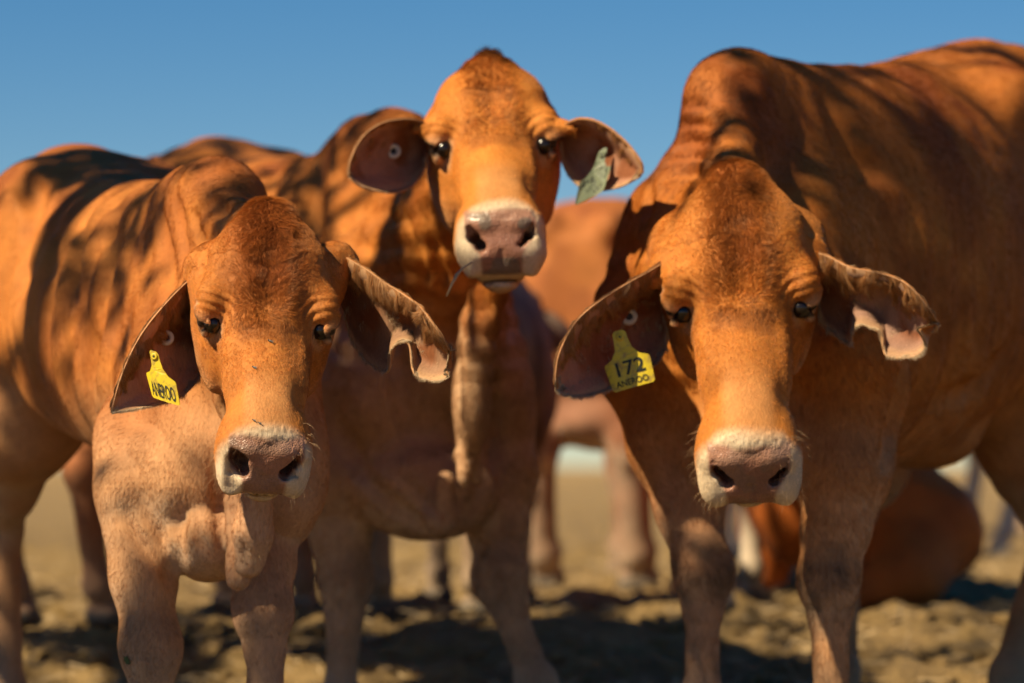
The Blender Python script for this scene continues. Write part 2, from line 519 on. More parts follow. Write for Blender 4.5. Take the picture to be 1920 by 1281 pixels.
def cow_field(s):
    F = Field()
    f, l, up = cow_axes(s)
    sc = s.get('scale', 1.0)
    o = np.array([s['at'][0], s['at'][1], s.get('z', 0.0)])
    B = lambda x, y, z: o + sc * (x * f + y * l + z * up)
    if 'poll' not in s:
        # a background animal: head carried a little below the back line, ears hanging
        s['poll'] = B(.66, 0, s.get('hz', 1.22)); s['u'] = f * .55 - up * .83; s['w'] = f * .83 + up * .55; s['hs'] = 1.05 * sc; s['eyes'] = sc > .5; s['plain'] = True
        x_, u_, w_ = head_frame(s); Hh = lambda a, b, c: s['poll'] + s['hs'] * (a * x_ + b * u_ + c * w_)
        s['ears'] = [dict(px=False, back=tuple(-w_), top=[Hh(g_ * a, b, -.09) for a, b in ((.10, .06), (.15, .07), (.21, .11), (.25, .17), (.265, .24))],
                          bot=[Hh(g_ * a, b, -.11) for a, b in ((.11, .13), (.14, .18), (.18, .225), (.22, .25), (.262, .25))]) for g_ in (-1, 1)]
    pr = {k: np.array(s.get(k, ADULT[k]), float) for k in ('xs', 'top', 'bot', 'wid')}
    loft(F, o, f, l, up, pr['xs'] * sc, pr['top'] * sc, pr['bot'] * sc, pr['wid'] * sc, 2.2, 0.04 * sc, wtop=s.get('wtop', 0.82))
    R = np.stack([f, l, up])
    tz = lambda x: float(interp(pr['xs'], pr['top'], np.array([x]))[0])
    bz = lambda x: float(interp(pr['xs'], pr['bot'], np.array([x]))[0])
    wz = lambda x: float(interp(pr['xs'], pr['wid'], np.array([x]))[0])
    e = lambda c, r, k=.05, op='u': F.ell(B(*c), np.array(r) * sc, R, k * sc, op)
    hp = s.get('hump', (-.02, .05, .20, .085, .16))      # x, dz, rx, ry, rz
    e((hp[0], 0, tz(hp[0]) + hp[1]), hp[2:5], .07)
    # hips, pins, shoulders
    for sg in (-1, 1):
        e((-.93, sg * (wz(-.93) * .72 - .04), tz(-.93) - .12), (.11, .06, .07), .09)
        e((-1.26, sg * .10, tz(-1.2) - .08), (.07, .05, .06), .05)
        e((.06, sg * (wz(0) - .085), tz(0) - .44), (.15, .09, .23), .09)
        e((.20, sg * (wz(0) - .09), tz(0) - .52), (.11, .08, .13), .06)
        e((-1.02, sg * .13, tz(-1) - .32), (.22, .13, .28), .08)
    # flank hollow
    for sg in (-1, 1):
        e((-.72, sg * (wz(-.7) + .05), tz(-.7) - .14), (.10, .07, .08), .07, 's')
    # legs
    dfl = {
        'fl': [(.08, .15, .80), (.0, .155, .66), (.035, .15, .41), (.02, .15, .13), (.05, .15, .035)],
        'fr': [(.08, -.15, .80), (.0, -.155, .66), (.035, -.15, .41), (.02, -.15, .13), (.05, -.15, .035)],
        'hl': [(-1.0, .15, .90), (-.93, .17, .72), (-1.22, .16, .49), (-1.14, .16, .14), (-1.09, .16, .035)],
        'hr': [(-1.0, -.15, .90), (-.93, -.17, .72), (-1.22, -.16, .49), (-1.14, -.16, .14), (-1.09, -.16, .035)]}
    legs = {}
    for nm, pts in dfl.items():
        P5 = [B(*p) for p in pts]
        ov = s.get(nm)
        if ov is not None:
            P5 = [np.asarray(ov[i]) if ov[i] is not None else P5[i] for i in range(5)]
        legs[nm] = P5
        if nm in s.get('skip', ()): continue
        lr = s.get('legr', 1.0) * sc
        if nm[0] == 'f':
            sh, el_, kn, ft, hf = P5
            sr = s.get('shr', 1.0)
            F.cone(sh, el_, .12 * lr * sr, (.055 + .040 * sr) * lr, .06 * sc)
            mid = el_ * .45 + kn * .55
            F.cone(el_, mid, (.052 + .040 * sr) * lr, .060 * lr, s.get('legk', .03) * sc)
            F.cone(mid, kn, .060 * lr, .050 * lr, .03 * sc)
            F.ell(kn + np.array([0, -.006, 0]), np.array([.054, .052, .066]) * lr, None, .03 * sc)
            m2 = kn * .7 + ft * .3
            F.cone(kn, m2, .046 * lr, .036 * lr, .03 * sc)
            F.cone(m2, ft, .036 * lr, .034 * lr, .02 * sc)
            F.ell(ft, np.array([.045, .043, .045]) * lr, None, .02 * sc)
            F.cone(ft, hf + np.array([0, 0, .035 * sc]), .036 * lr, .036 * lr, .02 * sc)
        else:
            sh, el_, kn, ft, hf = P5
            F.cone(sh, el_, .18 * lr, .13 * lr, .08 * sc)
            mid = el_ * .4 + kn * .6
            F.cone(el_, mid, .12 * lr, .068 * lr, .06 * sc)
            F.cone(mid, kn, .066 * lr, .050 * lr, .03 * sc)
            F.ell(kn, np.array([.048, .062, .062]) * lr, None, .03 * sc)
            F.cone(kn, ft, .042 * lr, .036 * lr, .03 * sc)
            F.ell(ft, np.array([.045, .045, .045]) * lr, None, .02 * sc)
            F.cone(ft, hf + np.array([0, 0, .035 * sc]), .036 * lr, .036 * lr, .02 * sc)
        # cloven hoof
        d = np.array([f[0], f[1], 0])
        for q in (-1, 1):
            F.cone(hf + l * q * .024 * sc - d * .02 * sc + up * .01, hf + l * q * .022 * sc + d * .035 * sc - up * .012 * sc, .034 * lr, .022 * lr, .006 * sc)
    # tail
    if s.get('tail', True):
        t0 = B(-1.30, 0, tz(-1.25) - .03)
        F.chain([t0, B(-1.39, .01, tz(-1.2) - .18), B(-1.40, .03, .80), B(-1.38, .03, .55)], np.array([.035, .022, .016, .013]) * sc, .03)
        F.chain([B(-1.38, .03, .56), B(-1.37, .03, .36), B(-1.36, .04, .22)], np.array([.016, .028, .008]) * sc, .02)
    # head and neck
    if 'poll' in s:
        head_field(F, s)
        x, u, w = head_frame(s); hs = s.get('hs', 1.0)
        H = lambda a, b, c: np.asarray(s['poll']) + hs * (a * x + b * u + c * w)
        hb = H(0, .07, -.14)
        nb = B(*s.get('neckbase', (.12, 0, tz(.1) - .26)))
        nm_ = (hb * .5 + nb * .5) + np.array(s.get('neckmid', (0, 0, .02)))
        latn = nrm(l + x)
        rr = s.get('neckr', (.125, .15, .23))
        F.cone(hb, nm_, rr[0] * sc, rr[1] * sc, .05, flat=latn, fs=.75)
        F.cone(nm_, nb, rr[1] * sc, rr[2] * sc, .07, flat=latn, fs=.72)
        # crest line
        cr = B(hp[0] + .06, 0, tz(hp[0]) - .07)
        F.cone(H(0, .02, -.09), cr, .06 * sc, .085 * sc, .07, flat=latn, fs=.7)
    for e_ in s.get('ears', ()):
        wp = (lambda p: W(*p)) if e_.get('px', True) else (lambda p: np.array(p))
        a0 = (wp(e_['top'][0]) + wp(e_['bot'][0])) / 2; a1 = (wp(e_['top'][1]) + wp(e_['bot'][1])) / 2
        sg = 1 if (a0 - np.asarray(s['poll'])) @ x > 0 else -1
        r0_ = H(sg * .095, .06, -.085)
        t0_, t1_ = wp(e_['top'][0]), wp(e_['top'][1])
        er = e_.get('rr', 1.0)
        F.cone(r0_, t0_ * .65 + a0 * .35, .045 * hs * er, .030 * hs * er, .03 * er)
        F.cone(t0_ * .65 + a0 * .35, t1_ * .8 + a1 * .2 + np.array([0, .02, -.006]), .030 * hs * er, .013 * hs * er, .02 * er)
    for c in s.get('extra', ()):
        kind = c[0]
        if kind == 'cone': F.chain(c[1], c[2], c[3], 'u', c[4] if len(c) > 4 else None, c[5] if len(c) > 5 else 1.0)
        elif kind == 'ell': F.ell(c[1], c[2], None, c[3])
        elif kind == 'cut': F.chain(c[1], c[2], c[3], 's', c[4] if len(c) > 4 else None, c[5] if len(c) > 5 else 1.0)
    # creases and ridges laid on the surface as measured in the photograph
    def hit(px, py, lo_=5.8, hi_=9.6):
        Ys = np.arange(lo_, hi_, .012)
        Pq = np.stack([(px - CX) / F_PX * Ys, Ys, CAM_H + (HOR - py) / F_PX * Ys], 1)
        v = F(Pq); k = np.nonzero(v < 0)[0]
        if not len(k) or k[0] == 0: return None
        j = k[0]; t = v[j - 1] / (v[j - 1] - v[j])
        return Pq[j - 1] * (1 - t) + Pq[j] * t
    news = []
    for (op, pts, r, dep, k) in s.get('sculpt', ()):
        pl = resample(np.array(pts, float), max(4, len(pts) * 3))
        hs_ = [hit(*q, *s.get('range', (5.8, 9.6))) for q in pl]
        hs_ = [q for q in hs_ if q is not None]
        if len(hs_) < 2: continue
        H3 = np.array(hs_)
        g = F.grad(H3); g /= np.linalg.norm(g, axis=1, keepdims=True) + 1e-9
        n_ = len(H3); tap0 = np.clip(np.minimum(np.arange(n_), n_ - 1 - np.arange(n_)) / 3.0, 0, 1) * 1.35
        c_ = H3 + g * (r - dep * tap0[:, None]) if op == 'g' else H3 - g * (r - dep * tap0[:, None])
        tap = np.ones(n_)
        news.append((op, c_, r, dep, tap, k))
    for (op, c_, r, dep, tap, k) in news:
        for i in range(len(c_) - 1):
            if np.linalg.norm(c_[i + 1] - c_[i]) > .18: continue
            F.cone(c_[i], c_[i + 1], r * (1 - .35 * (1 - tap[i])), r * (1 - .35 * (1 - tap[i + 1])), k, 's' if op == 'g' else 'u')
    # skin: ribs, folds, slack hide
    rib = s.get('rib', .006)
    def post(P, v):
        m = np.abs(v) < .05
        if not m.any(): return v
        Q = P[m]
        q = (Q - o) @ R.T / sc
        hx = np.abs((Q - np.asarray(s['poll'])) @ R[1]) if 'poll' in s else None
        nz = vnoise(Q, 6.0, s.get('seed', 1))
        inr = sstep(-.05, -.2, q[:, 0]) * sstep(-.86, -.68, q[:, 0]) * sstep(.5, .7, q[:, 2]) * sstep(1.25, 1.05, q[:, 2])
        d = rib * inr * np.cos((q[:, 0] + .12 * q[:, 2]) * 2 * math.pi / .082 + 2.5 * nz)
        fold = sstep(.35, .1, np.abs(q[:, 0] - .12)) * sstep(.5, .8, q[:, 2])
        ph = q[:, 0] * 34 + q[:, 2] * 9 + 7 * nz
        d = d + s.get('fold', .004) * fold * np.maximum(np.cos(ph), -.3)
        nk = sstep(.10, .22, q[:, 0]) * sstep(.75, .9, q[:, 2]) * sstep(1.36, 1.28, q[:, 2])
        d = d + s.get('crease', .003) * nk * np.cos(q[:, 2] * 105 + q[:, 1] * 12 + 9 * nz)
        d = d + (vnoise(Q, 9.0, 5) - .5) * .007 + (vnoise(Q, 24.0, 6) - .5) * .0035
        if 'poll' in s:
            a, b, c = head_coords(Q, s)
            hd = sstep(.30, .22, np.abs(b - .22)) * sstep(.17, .14, np.abs(a)) * sstep(-.3, -.22, c)
            d = d * (1 - .8 * hd)
            de = np.sqrt((b - .215) ** 2 + ((c + .04) * .9) ** 2 + ((np.abs(a) - .115) * .8) ** 2)
            an = sstep(.030, .040, de) * sstep(.085, .055, de) * sstep(.225, .19, b) * hd
            d = d + s.get('lid', .0011) * an * np.cos(de * 2 * math.pi / .0135 + 2.5 * vnoise(Q, 20.0, 9))
            mz = sstep(.42, .45, b) * hd
            d = d + mz * .0007 * (vnoise(Q, 190.0, 8) - .5) * 2
        v = v.copy(); v[m] = v[m] - d
        return v
    F.post.append(post)
    s['_B'] = B; s['_legs'] = legs; s['_o'] = o; s['_R'] = R; s['_sc'] = sc; s['_pr'] = pr
    return F

def cow_color(P, Nn, s):
    o, R, sc = s['_o'], s['_R'], s['_sc']
    q = (P - o) @ R.T / sc
    n1 = vnoise(P, 5.0, 11); n2 = vnoise(P, 14.0, 12); n3 = vnoise(P, 40.0, 13)
    base = np.asarray(s.get('coat', ORANGE)); dark = np.asarray(s.get('dark', RED))
    c = np.tile(base, (len(P), 1)) 
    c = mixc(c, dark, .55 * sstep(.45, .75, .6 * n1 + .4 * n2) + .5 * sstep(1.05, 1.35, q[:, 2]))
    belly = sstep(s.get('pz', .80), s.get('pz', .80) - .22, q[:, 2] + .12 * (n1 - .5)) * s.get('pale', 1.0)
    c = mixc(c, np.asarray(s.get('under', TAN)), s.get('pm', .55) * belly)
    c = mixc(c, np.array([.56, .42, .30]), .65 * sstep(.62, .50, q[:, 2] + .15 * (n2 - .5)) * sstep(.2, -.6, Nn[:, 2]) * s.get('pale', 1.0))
    inner = sstep(.5, .15, np.abs(q[:, 1]) / .3) * sstep(.75, .6, q[:, 2])
    c = mixc(c, PINK * 1.15, .25 * inner * s.get('pale', 1.0))
    # dusty lower legs, dirty knees, dark hooves
    c = mixc(c, np.array([.33, .25, .17]), .5 * sstep(.34, .12, q[:, 2]))
    for nm in ('fl', 'fr'):
        kn = s['_legs'][nm][2]
        d = np.linalg.norm((P - kn) * np.array([1, 1, .75]), axis=1)
        c = mixc(c, np.array([.09, .065, .05]), s.get('knee', .35) * sstep(.085, .045, d + .03 * (n3 - .5)) * sstep(.2, -.6, Nn[:, 1]))
    hoof = np.zeros(len(P))
    for nm, L in s['_legs'].items():
        hoof = np.maximum(hoof, (P[:, 2] < L[4][2] + .022 * sc) & (np.linalg.norm(P - L[4], axis=1) < .14))
    c = mixc(c, np.array([.14, .115, .09]), hoof)
    if s.get('tail', True):
        tl = sstep(-1.28, -1.33, q[:, 0]) * sstep(.62, .5, q[:, 2])
        c = mixc(c, np.array([.06, .03, .02]), tl)
    wet = np.zeros(len(P))
    if 'poll' in s:
        a, b, w = head_coords(P, s)
        hd = sstep(.31, .27, np.abs(b - .25)) * sstep(.17, .15, np.abs(a)) * sstep(-.27, -.23, w)
        hc = np.tile(base, (len(P), 1))
        hc = mixc(hc, dark, s.get('fd', (.75, .075, .20))[0] * sstep(s.get('fd', (.75, .075, .20))[1], .02, np.abs(a) + .03 * (n2 - .5)) * sstep(s.get('fd', (.75, .075, .20))[2], .14, b + .04 * (n1 - .5)))
        hc = mixc(hc, dark * .8, .35 * sstep(.55, .8, n2) * sstep(.26, .2, b))
        hc = mixc(hc, dark * .75, .5 * sstep(.03, .01, np.abs(b - .235 - .02 * n2)) * sstep(.06, .04, np.abs(a)))
        hc = mixc(hc, TAN * np.array([1, .88, .7]), .45 * sstep(.3, .38, b) * sstep(.05, .03, np.abs(a)))
        hc = mixc(hc, TAN, .5 * sstep(-.10, -.17, w))
        # pale ring round the eye
        ax_ = np.abs(a)
        for (eb, ew, r, st) in ((.180, -.03, .016, .6), (.240, -.040, .014, .45), (.21, -.045, .028, .35)):
            de = np.sqrt(((b - eb) / 1.0) ** 2 + ((w - ew) / 1.1) ** 2 + ((ax_ - .112) / 1.5) ** 2)
            hc = mixc(hc, CREAM, st * sstep(r * 1.35, r * .6, de + .012 * (n3 - .5)))
        de = np.sqrt((b - .203) ** 2 + ((w + .036) * 1.4) ** 2)
        hc = mixc(hc, DARK * .7, sstep(.024, .017, de) * (ax_ > .085))
        de2 = np.sqrt(((b - .226) * 1.0) ** 2 + ((w + .028) * 2.2) ** 2)
        hc = mixc(hc, DARK * 1.2, .8 * sstep(.018, .010, de2) * (ax_ > .08))
        # muzzle: cream band round a bare nose pad
        mz = sstep(.426, .458, b + .018 * (n2 - .5) - .012 * sstep(.05, .07, ax_))
        hc = mixc(hc, CREAM, .92 * mz)
        hc = mixc(hc, ORANGE * .9, mz * .6 * sstep(-.135, -.16, w))
        xx, uu_, ww_ = head_frame(s); pn, pv = pad_axes(xx, uu_, ww_)
        qn = (b - PAD[1]) * .80 + (w - PAD[2]) * .60; qv = -(b - PAD[1]) * .60 + (w - PAD[2]) * .80
        lim = .036 + .028 * sstep(-.035, .02, qv)
        pad = sstep(lim + .005, lim - .002, ax_ + .006 * (n3 - .5)) * sstep(-.030, -.018, qn) * sstep(.056, .044, qv + .01 * (n3 - .5)) * sstep(-.0650, -.0615, qv)
        hc = mixc(hc, NOSE * (.85 + .4 * n2[:, None]), pad)
        hc = mixc(hc, PINK * .85, pad * .5 * sstep(.025, .045, ax_) * sstep(-.01, -.03, qv))
        hc = mixc(hc, PINK * .9, pad * .55 * sstep(.020, .04, qv))
        # dark inside of the nostrils
        din = sstep(-.006, -.016, qn) * sstep(.02, .03, ax_) * sstep(.068, .058, ax_) * sstep(-.03, -.02, qv) * sstep(.04, .03, qv) * sstep(-.075, -.06, qn)
        hc = mixc(hc, np.array([.12, .045, .035]), .85 * din)
        sp = s.get('nosedirt', 0)
        if sp: hc = mixc(hc, np.array([.16, .13, .10]), sp * pad * sstep(.5, .62, n3))
        wet = pad * hd
        wet = np.maximum(wet, .8 * sstep(.028, .02, de) * (ax_ > .085) * hd)
        c = mixc(c, hc, hd)
    return c * s.get('tone', 1.0), wet

def vert_normals(v, f):
    n = np.zeros_like(v)
    # fan normals, mixed polygon sizes
    by = {}
    for t in f: by.setdefault(len(t), []).append(t)
    for k_, t in by.items():
        t = np.array(t)
        nn = np.cross(v[t[:, 1]] - v[t[:, 0]], v[t[:, 2]] - v[t[:, 0]])
        if k_ == 4: nn = np.cross(v[t[:, 2]] - v[t[:, 0]], v[t[:, 3]] - v[t[:, 1]])
        for j in range(k_): np.add.at(n, t[:, j], nn)
    return n / (np.linalg.norm(n, axis=1, keepdims=True) + 1e-12)

def resample(pl, n):
    pl = np.asarray(pl, float)
    t = np.linspace(0, len(pl) - 1, n)
    return np.stack([interp(np.arange(len(pl)), pl[:, i], t) for i in range(pl.shape[1])], 1)

def ear_geo(e, seed=0):
    """e: top, bot edge lists of (px,py,Y) or world points, cup depth; returns closed thin shell + per-vertex (s,t,inside)"""
    wp = (lambda p: W(*p)) if e.get('px', True) else (lambda p: np.array(p))
    top = resample([wp(p) for p in e['top']], 46); bot = resample([wp(p) for p in e['bot']], 46)
    n, m = 46, 26
    back = nrm(e.get('back', (0, 1, .15)))
    cup = resample(np.array(e.get('cup', [.02, .05, .06, .05, .03, .01]))[:, None], n)[:, 0]
    th = e.get('thick', .0055)
    t = np.linspace(0, 1, m)
    S = top[:, None, :] * (1 - t)[None, :, None] + bot[:, None, :] * t[None, :, None]
    prof = np.sin(math.pi * t) ** .8
    roll = e.get('roll', 0.0)
    S = S + back * (cup[:, None] * prof[None, :])[..., None]
    # folds inside
    ss = np.linspace(0, 1, n)
    S = S + back * (e.get('ridge', .005) * np.sin(t * 3.0 * math.pi)[None, :] * np.sin(ss * math.pi)[:, None])[..., None]
    # rolled upper rim leans to the front and hangs a little
    if roll:
        rl = roll * np.exp(-((t - .10) / .09) ** 2)[None, :] * np.sin(np.clip(ss * 1.1, 0, 1) * math.pi)[:, None]
        S = S - back * rl[..., None]
    P = S.reshape(-1, 3)
    nz = (vnoise(P, 40., 3 + seed) - .5) * .0025
    P = P + back * nz[:, None]
    S = P.reshape(n, m, 3)
    du = np.gradient(S, axis=0); dv = np.gradient(S, axis=1)
    Nn = np.cross(du, dv); Nn /= np.linalg.norm(Nn, axis=2, keepdims=True) + 1e-12
    sg = np.sign((Nn @ back).mean()); Nn *= sg     # points to the back (outside) of the ear
    edge = np.minimum(1, 9 * np.minimum(t, 1 - t))[None, :] * np.minimum(1, 6 * (1 - ss))[:, None]
    thk = th * (.30 + .70 * edge)
    A = S - Nn * thk[..., None]; Bk = S + Nn * thk[..., None]
    V = np.concatenate([A.reshape(-1, 3), Bk.reshape(-1, 3)])
    fs = []
    nb = n * m
    for i in range(n - 1):
        for j in range(m - 1):
            a, b, c, d = i * m + j, (i + 1) * m + j, (i + 1) * m + j + 1, i * m + j + 1
            fs.append((a, b, c, d) if sg > 0 else (d, c, b, a))
            fs.append((d + nb, c + nb, b + nb, a + nb) if sg > 0 else (a + nb, b + nb, c + nb, d + nb))
    def strip(ids):
        for i in range(len(ids) - 1):
            fs.append((ids[i], ids[i] + nb, ids[i + 1] + nb, ids[i + 1]))
    strip([i * m for i in range(n)]); strip([i * m + m - 1 for i in range(n)][::-1])
    strip([(n - 1) * m + j for j in range(m)]); strip([j for j in range(m)][::-1])
    T_, S_ = np.meshgrid(t, ss)
    st = np.stack([np.tile(S_.ravel(), 2), np.tile(T_.ravel(), 2), np.r_[np.ones(nb), np.zeros(nb)]], 1)
    return V, fs, st, S, Nn

def ear_color(V, st, e, s):
    base = np.asarray(s.get('coat', ORANGE)); dark = np.asarray(s.get('dark', RED))
    nz = vnoise(V, 30., 21); n2 = vnoise(V, 90., 22)
    outc = mixc(np.tile(base, (len(V), 1)), dark, .5 * nz)
    outc = mixc(outc, TAN, .6 * sstep(.82, .97, st[:, 1]) + .5 * sstep(.5, 1, st[:, 0]) * 0)
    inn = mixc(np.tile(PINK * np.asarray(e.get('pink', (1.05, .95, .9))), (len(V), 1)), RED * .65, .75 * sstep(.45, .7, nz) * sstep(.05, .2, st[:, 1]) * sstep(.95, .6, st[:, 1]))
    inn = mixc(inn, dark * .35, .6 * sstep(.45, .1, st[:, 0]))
    edge = np.minimum(np.minimum(st[:, 1], 1 - st[:, 1]) * 1.0, (1 - st[:, 0]) * 1.2)
    inn = mixc(inn, TAN * .85, .7 * sstep(.12, .02, edge + .04 * (n2 - .5)))
    return inn * st[:, 2:3] + outc * (1 - st[:, 2:3])

COWS = []
def make_cow(s):
    t_ = time.time()
    F = cow_field(s)
    pts = [fn[1] for fn in F.ops if fn[4] == 'u'], [fn[2] for fn in F.ops if fn[4] == 'u']
    lo = np.min(pts[0], 0) + BIG - .03; hi = np.max(pts[1], 0) - BIG + .03
    h = s.get('h', .012)
    ref = []
    if 'poll' in s:
        def near(r):
            def g(v):
                a, b, c = head_coords(v, s)
                return (np.abs(a) < .16) & (b > -.06) & (b < .56) & (c > -.16 - (r == 0) * .1) & (c < .12)
            return g
        def muz(v):
            a, b, c = head_coords(v, s)
            return ((b > .38) & (b < .56) & (c > -.17)) | ((np.abs(b - .205) < .06) & (np.abs(a) > .06) & (c > -.09))
        for r in range(s.get('levels', 0)): ref.append(near(r))
        if s.get('muz'): ref.append(muz)
    v, f = build_mesh(F, lo, hi, h, ref)
    f = [list(x) for x in f]
    nn = vert_normals(v, f)
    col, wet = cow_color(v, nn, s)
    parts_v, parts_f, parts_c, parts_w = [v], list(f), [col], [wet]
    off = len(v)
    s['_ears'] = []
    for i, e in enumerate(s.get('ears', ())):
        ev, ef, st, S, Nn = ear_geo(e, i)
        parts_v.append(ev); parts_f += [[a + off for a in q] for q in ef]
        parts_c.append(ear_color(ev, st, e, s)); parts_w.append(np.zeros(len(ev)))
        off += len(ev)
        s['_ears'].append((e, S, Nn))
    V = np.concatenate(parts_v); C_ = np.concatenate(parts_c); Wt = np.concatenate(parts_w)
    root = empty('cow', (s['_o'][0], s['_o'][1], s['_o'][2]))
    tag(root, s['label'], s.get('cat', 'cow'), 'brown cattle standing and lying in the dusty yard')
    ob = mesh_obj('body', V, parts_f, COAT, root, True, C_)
    a = ob.data.attributes.new('wet', 'FLOAT', 'POINT'); a.data.foreach_set('value', Wt)
    if 'poll' in s and s.get('eyes', True):
        x, u, w = head_frame(s); hs = s.get('hs', 1.0); ww = s.get('hw', 1.0)
        for sg in (-1, 1):
            c = np.asarray(s['poll']) + hs * (sg * .0950 * ww * x + .2065 * u - .037 * w)
            bm = bmesh.new(); bmesh.ops.create_uvsphere(bm, u_segments=24, v_segments=16, radius=.0165 * hs)
            vv = np.array([q.co[:] for q in bm.verts]) + c; ff = [[q.index for q in fc.verts] for fc in bm.faces]; bm.free()
            mesh_obj('eye', vv, ff, EYE, root)
    s['_F'] = F; s['_v'] = v; s['_f'] = f; s['_n'] = nn; s['_c'] = col; s['_root'] = root; s['_head'] = 'poll' in s
    COWS.append(s)
    print('cow', s['label'][:30], len(V), round(time.time() - t_, 1))
    return s

# ---------------------------------------------------------------- cattle, placed from the photograph's measurements
def th(deg, lean=0.0):
    a = math.radians(deg)
    return (lean, -math.sin(a), -math.cos(a))

heifer = dict(
    label='young brown heifer at the left, head lowered, narrow yellow tag in one ear', cat='cow', seed=1,
    yaw=19, at=(-.56, 7.2), h=.0095, levels=1, muz=True, nosedirt=.3,
    xs=[.30, .2, .05, -.12, -.35, -.6, -.85, -1.05, -1.2, -1.30],
    top=[.92, 1.04, 1.12, 1.15, 1.18, 1.20, 1.25, 1.30, 1.29, 1.14],
    bot=[.66, .55, .53, .57, .62, .66, .72, .80, .88, 1.0],
    wid=[.07, .125, .16, .195, .25, .28, .27, .25, .21, .10],
    hump=(-.04, -.035, .21, .08, .085), shr=.5, tail=False, legk=.014, wtop=.72, neckbase=(.12, 0, .84), neckr=(.10, .125, .19), rib=.006, fold=.005,
    coat=(.45, .158, .030), dark=(.23, .058, .012),
    sculpt=[
        ('g', [(318, 878), (330, 920), (334, 980), (336, 1062)], .020, .008, .016),
        ('g', [(436, 870), (428, 960), (430, 1070)], .016, .008, .010),
        ('r', [(240, 830), (285, 856), (312, 905), (318, 960)], .03, .006, .03),
        ('g', [(360, 960), (372, 1010), (400, 1045)], .010, .005, .008),
        ('g', [(395, 850), (405, 930), (412, 1040)], .010, .005, .008),
        ('r', [(205, 640), (200, 740), (205, 830), (215, 900)], .04, .008, .03),
        ('g', [(180, 560), (168, 680), (176, 800)], .03, .012, .03),
        ('g', [(330, 372), (345, 430), (348, 540)], .020, .008, .016),
        ('g', [(296, 400), (312, 480), (318, 600)], .020, .006, .018),
        ('g', [(368, 400), (378, 450), (376, 520)], .014, .006, .012),
        ('g', [(410, 380), (420, 420), (415, 470)], .012, .005, .012),
        ('g', [(66, 400), (44, 500), (38, 640)], .03, .012, .025), ('g', [(108, 420), (92, 540), (84, 700)], .025, .009, .02),
        ('g', [(160, 400), (142, 520), (132, 700)], .022, .008, .02), ('g', [(222, 380), (205, 470), (196, 560)], .022, .007, .02),
        ('g', [(30, 330), (60, 360), (68, 420)], .03, .014, .02),
        ('g', [(235, 960), (258, 1010), (300, 1060)], .012, .004, .012), ('g', [(455, 1010), (463, 1070)], .010, .006, .006)],
    poll=W(505, 412, 6.66), u=th(35, .03), w=(.13, -1, 0), hs=1.0, hw=.97, legr=.95, fd=(.85, .12, .26), pz=.84, pm=.7, under=(.50, .29, .15),
    fr=[W(262, 790, 7.10), W(252, 930, 7.0), W(283, 1215, 6.95), W(285, 1400, 6.95), W(285, 1490, 6.93)],
    fl=[W(465, 850, 7.14), W(488, 950, 7.07), W(493, 1140, 7.0), W(502, 1400, 7.0), W(502, 1485, 6.98)],
    extra=[
        ('ell', W(395, 1005, 7.0), np.array([.085, .13, .085]), .014),
        ('cone', [W(482, 925, 6.78), W(474, 1000, 6.80), W(466, 1055, 6.82)], [.030, .036, .026], .008),
        ('cone', [W(440, 940, 6.88), W(438, 1030, 6.87), W(447, 1082, 6.87)], [.018, .020, .022], .006),
        ('cone', [W(392, 640, 6.86), W(410, 730, 6.86), W(440, 830, 6.86), W(462, 930, 6.86)], [.028, .03, .04, .04], .02, (1, 0, 0), .30),
    ],
    ears=[
        dict(top=[(402, 498, 6.70), (365, 515, 6.68), (310, 568, 6.64), (262, 630, 6.61), (228, 700, 6.59), (208, 768, 6.58)],
             bot=[(395, 600, 6.76), (388, 680, 6.76), (352, 735, 6.70), (305, 757, 6.64), (252, 768, 6.60), (212, 775, 6.58)],
             cup=[.02, .06, .07, .05, .03, .005], roll=.022, ridge=.006),
        dict(top=[(630, 470, 6.72), (655, 485, 6.70), (690, 505, 6.66), (725, 530, 6.63), (760, 552, 6.60), (790, 575, 6.58), (812, 605, 6.56), (830, 632, 6.56), (843, 655, 6.57), (845, 656, 6.57)],
             bot=[(642, 580, 6.78), (655, 630, 6.76), (685, 678, 6.72), (726, 699, 6.66), (735, 655, 6.66), (766, 645, 6.64), (776, 700, 6.62), (812, 716, 6.60), (840, 708, 6.58), (836, 700, 6.58)],
             cup=[.02, .05, .075, .07, .05, .01], roll=.04, ridge=.006, pink=(.62, .60, .52)),  # inner tint lowered, shade inside this ear painted in
    ])

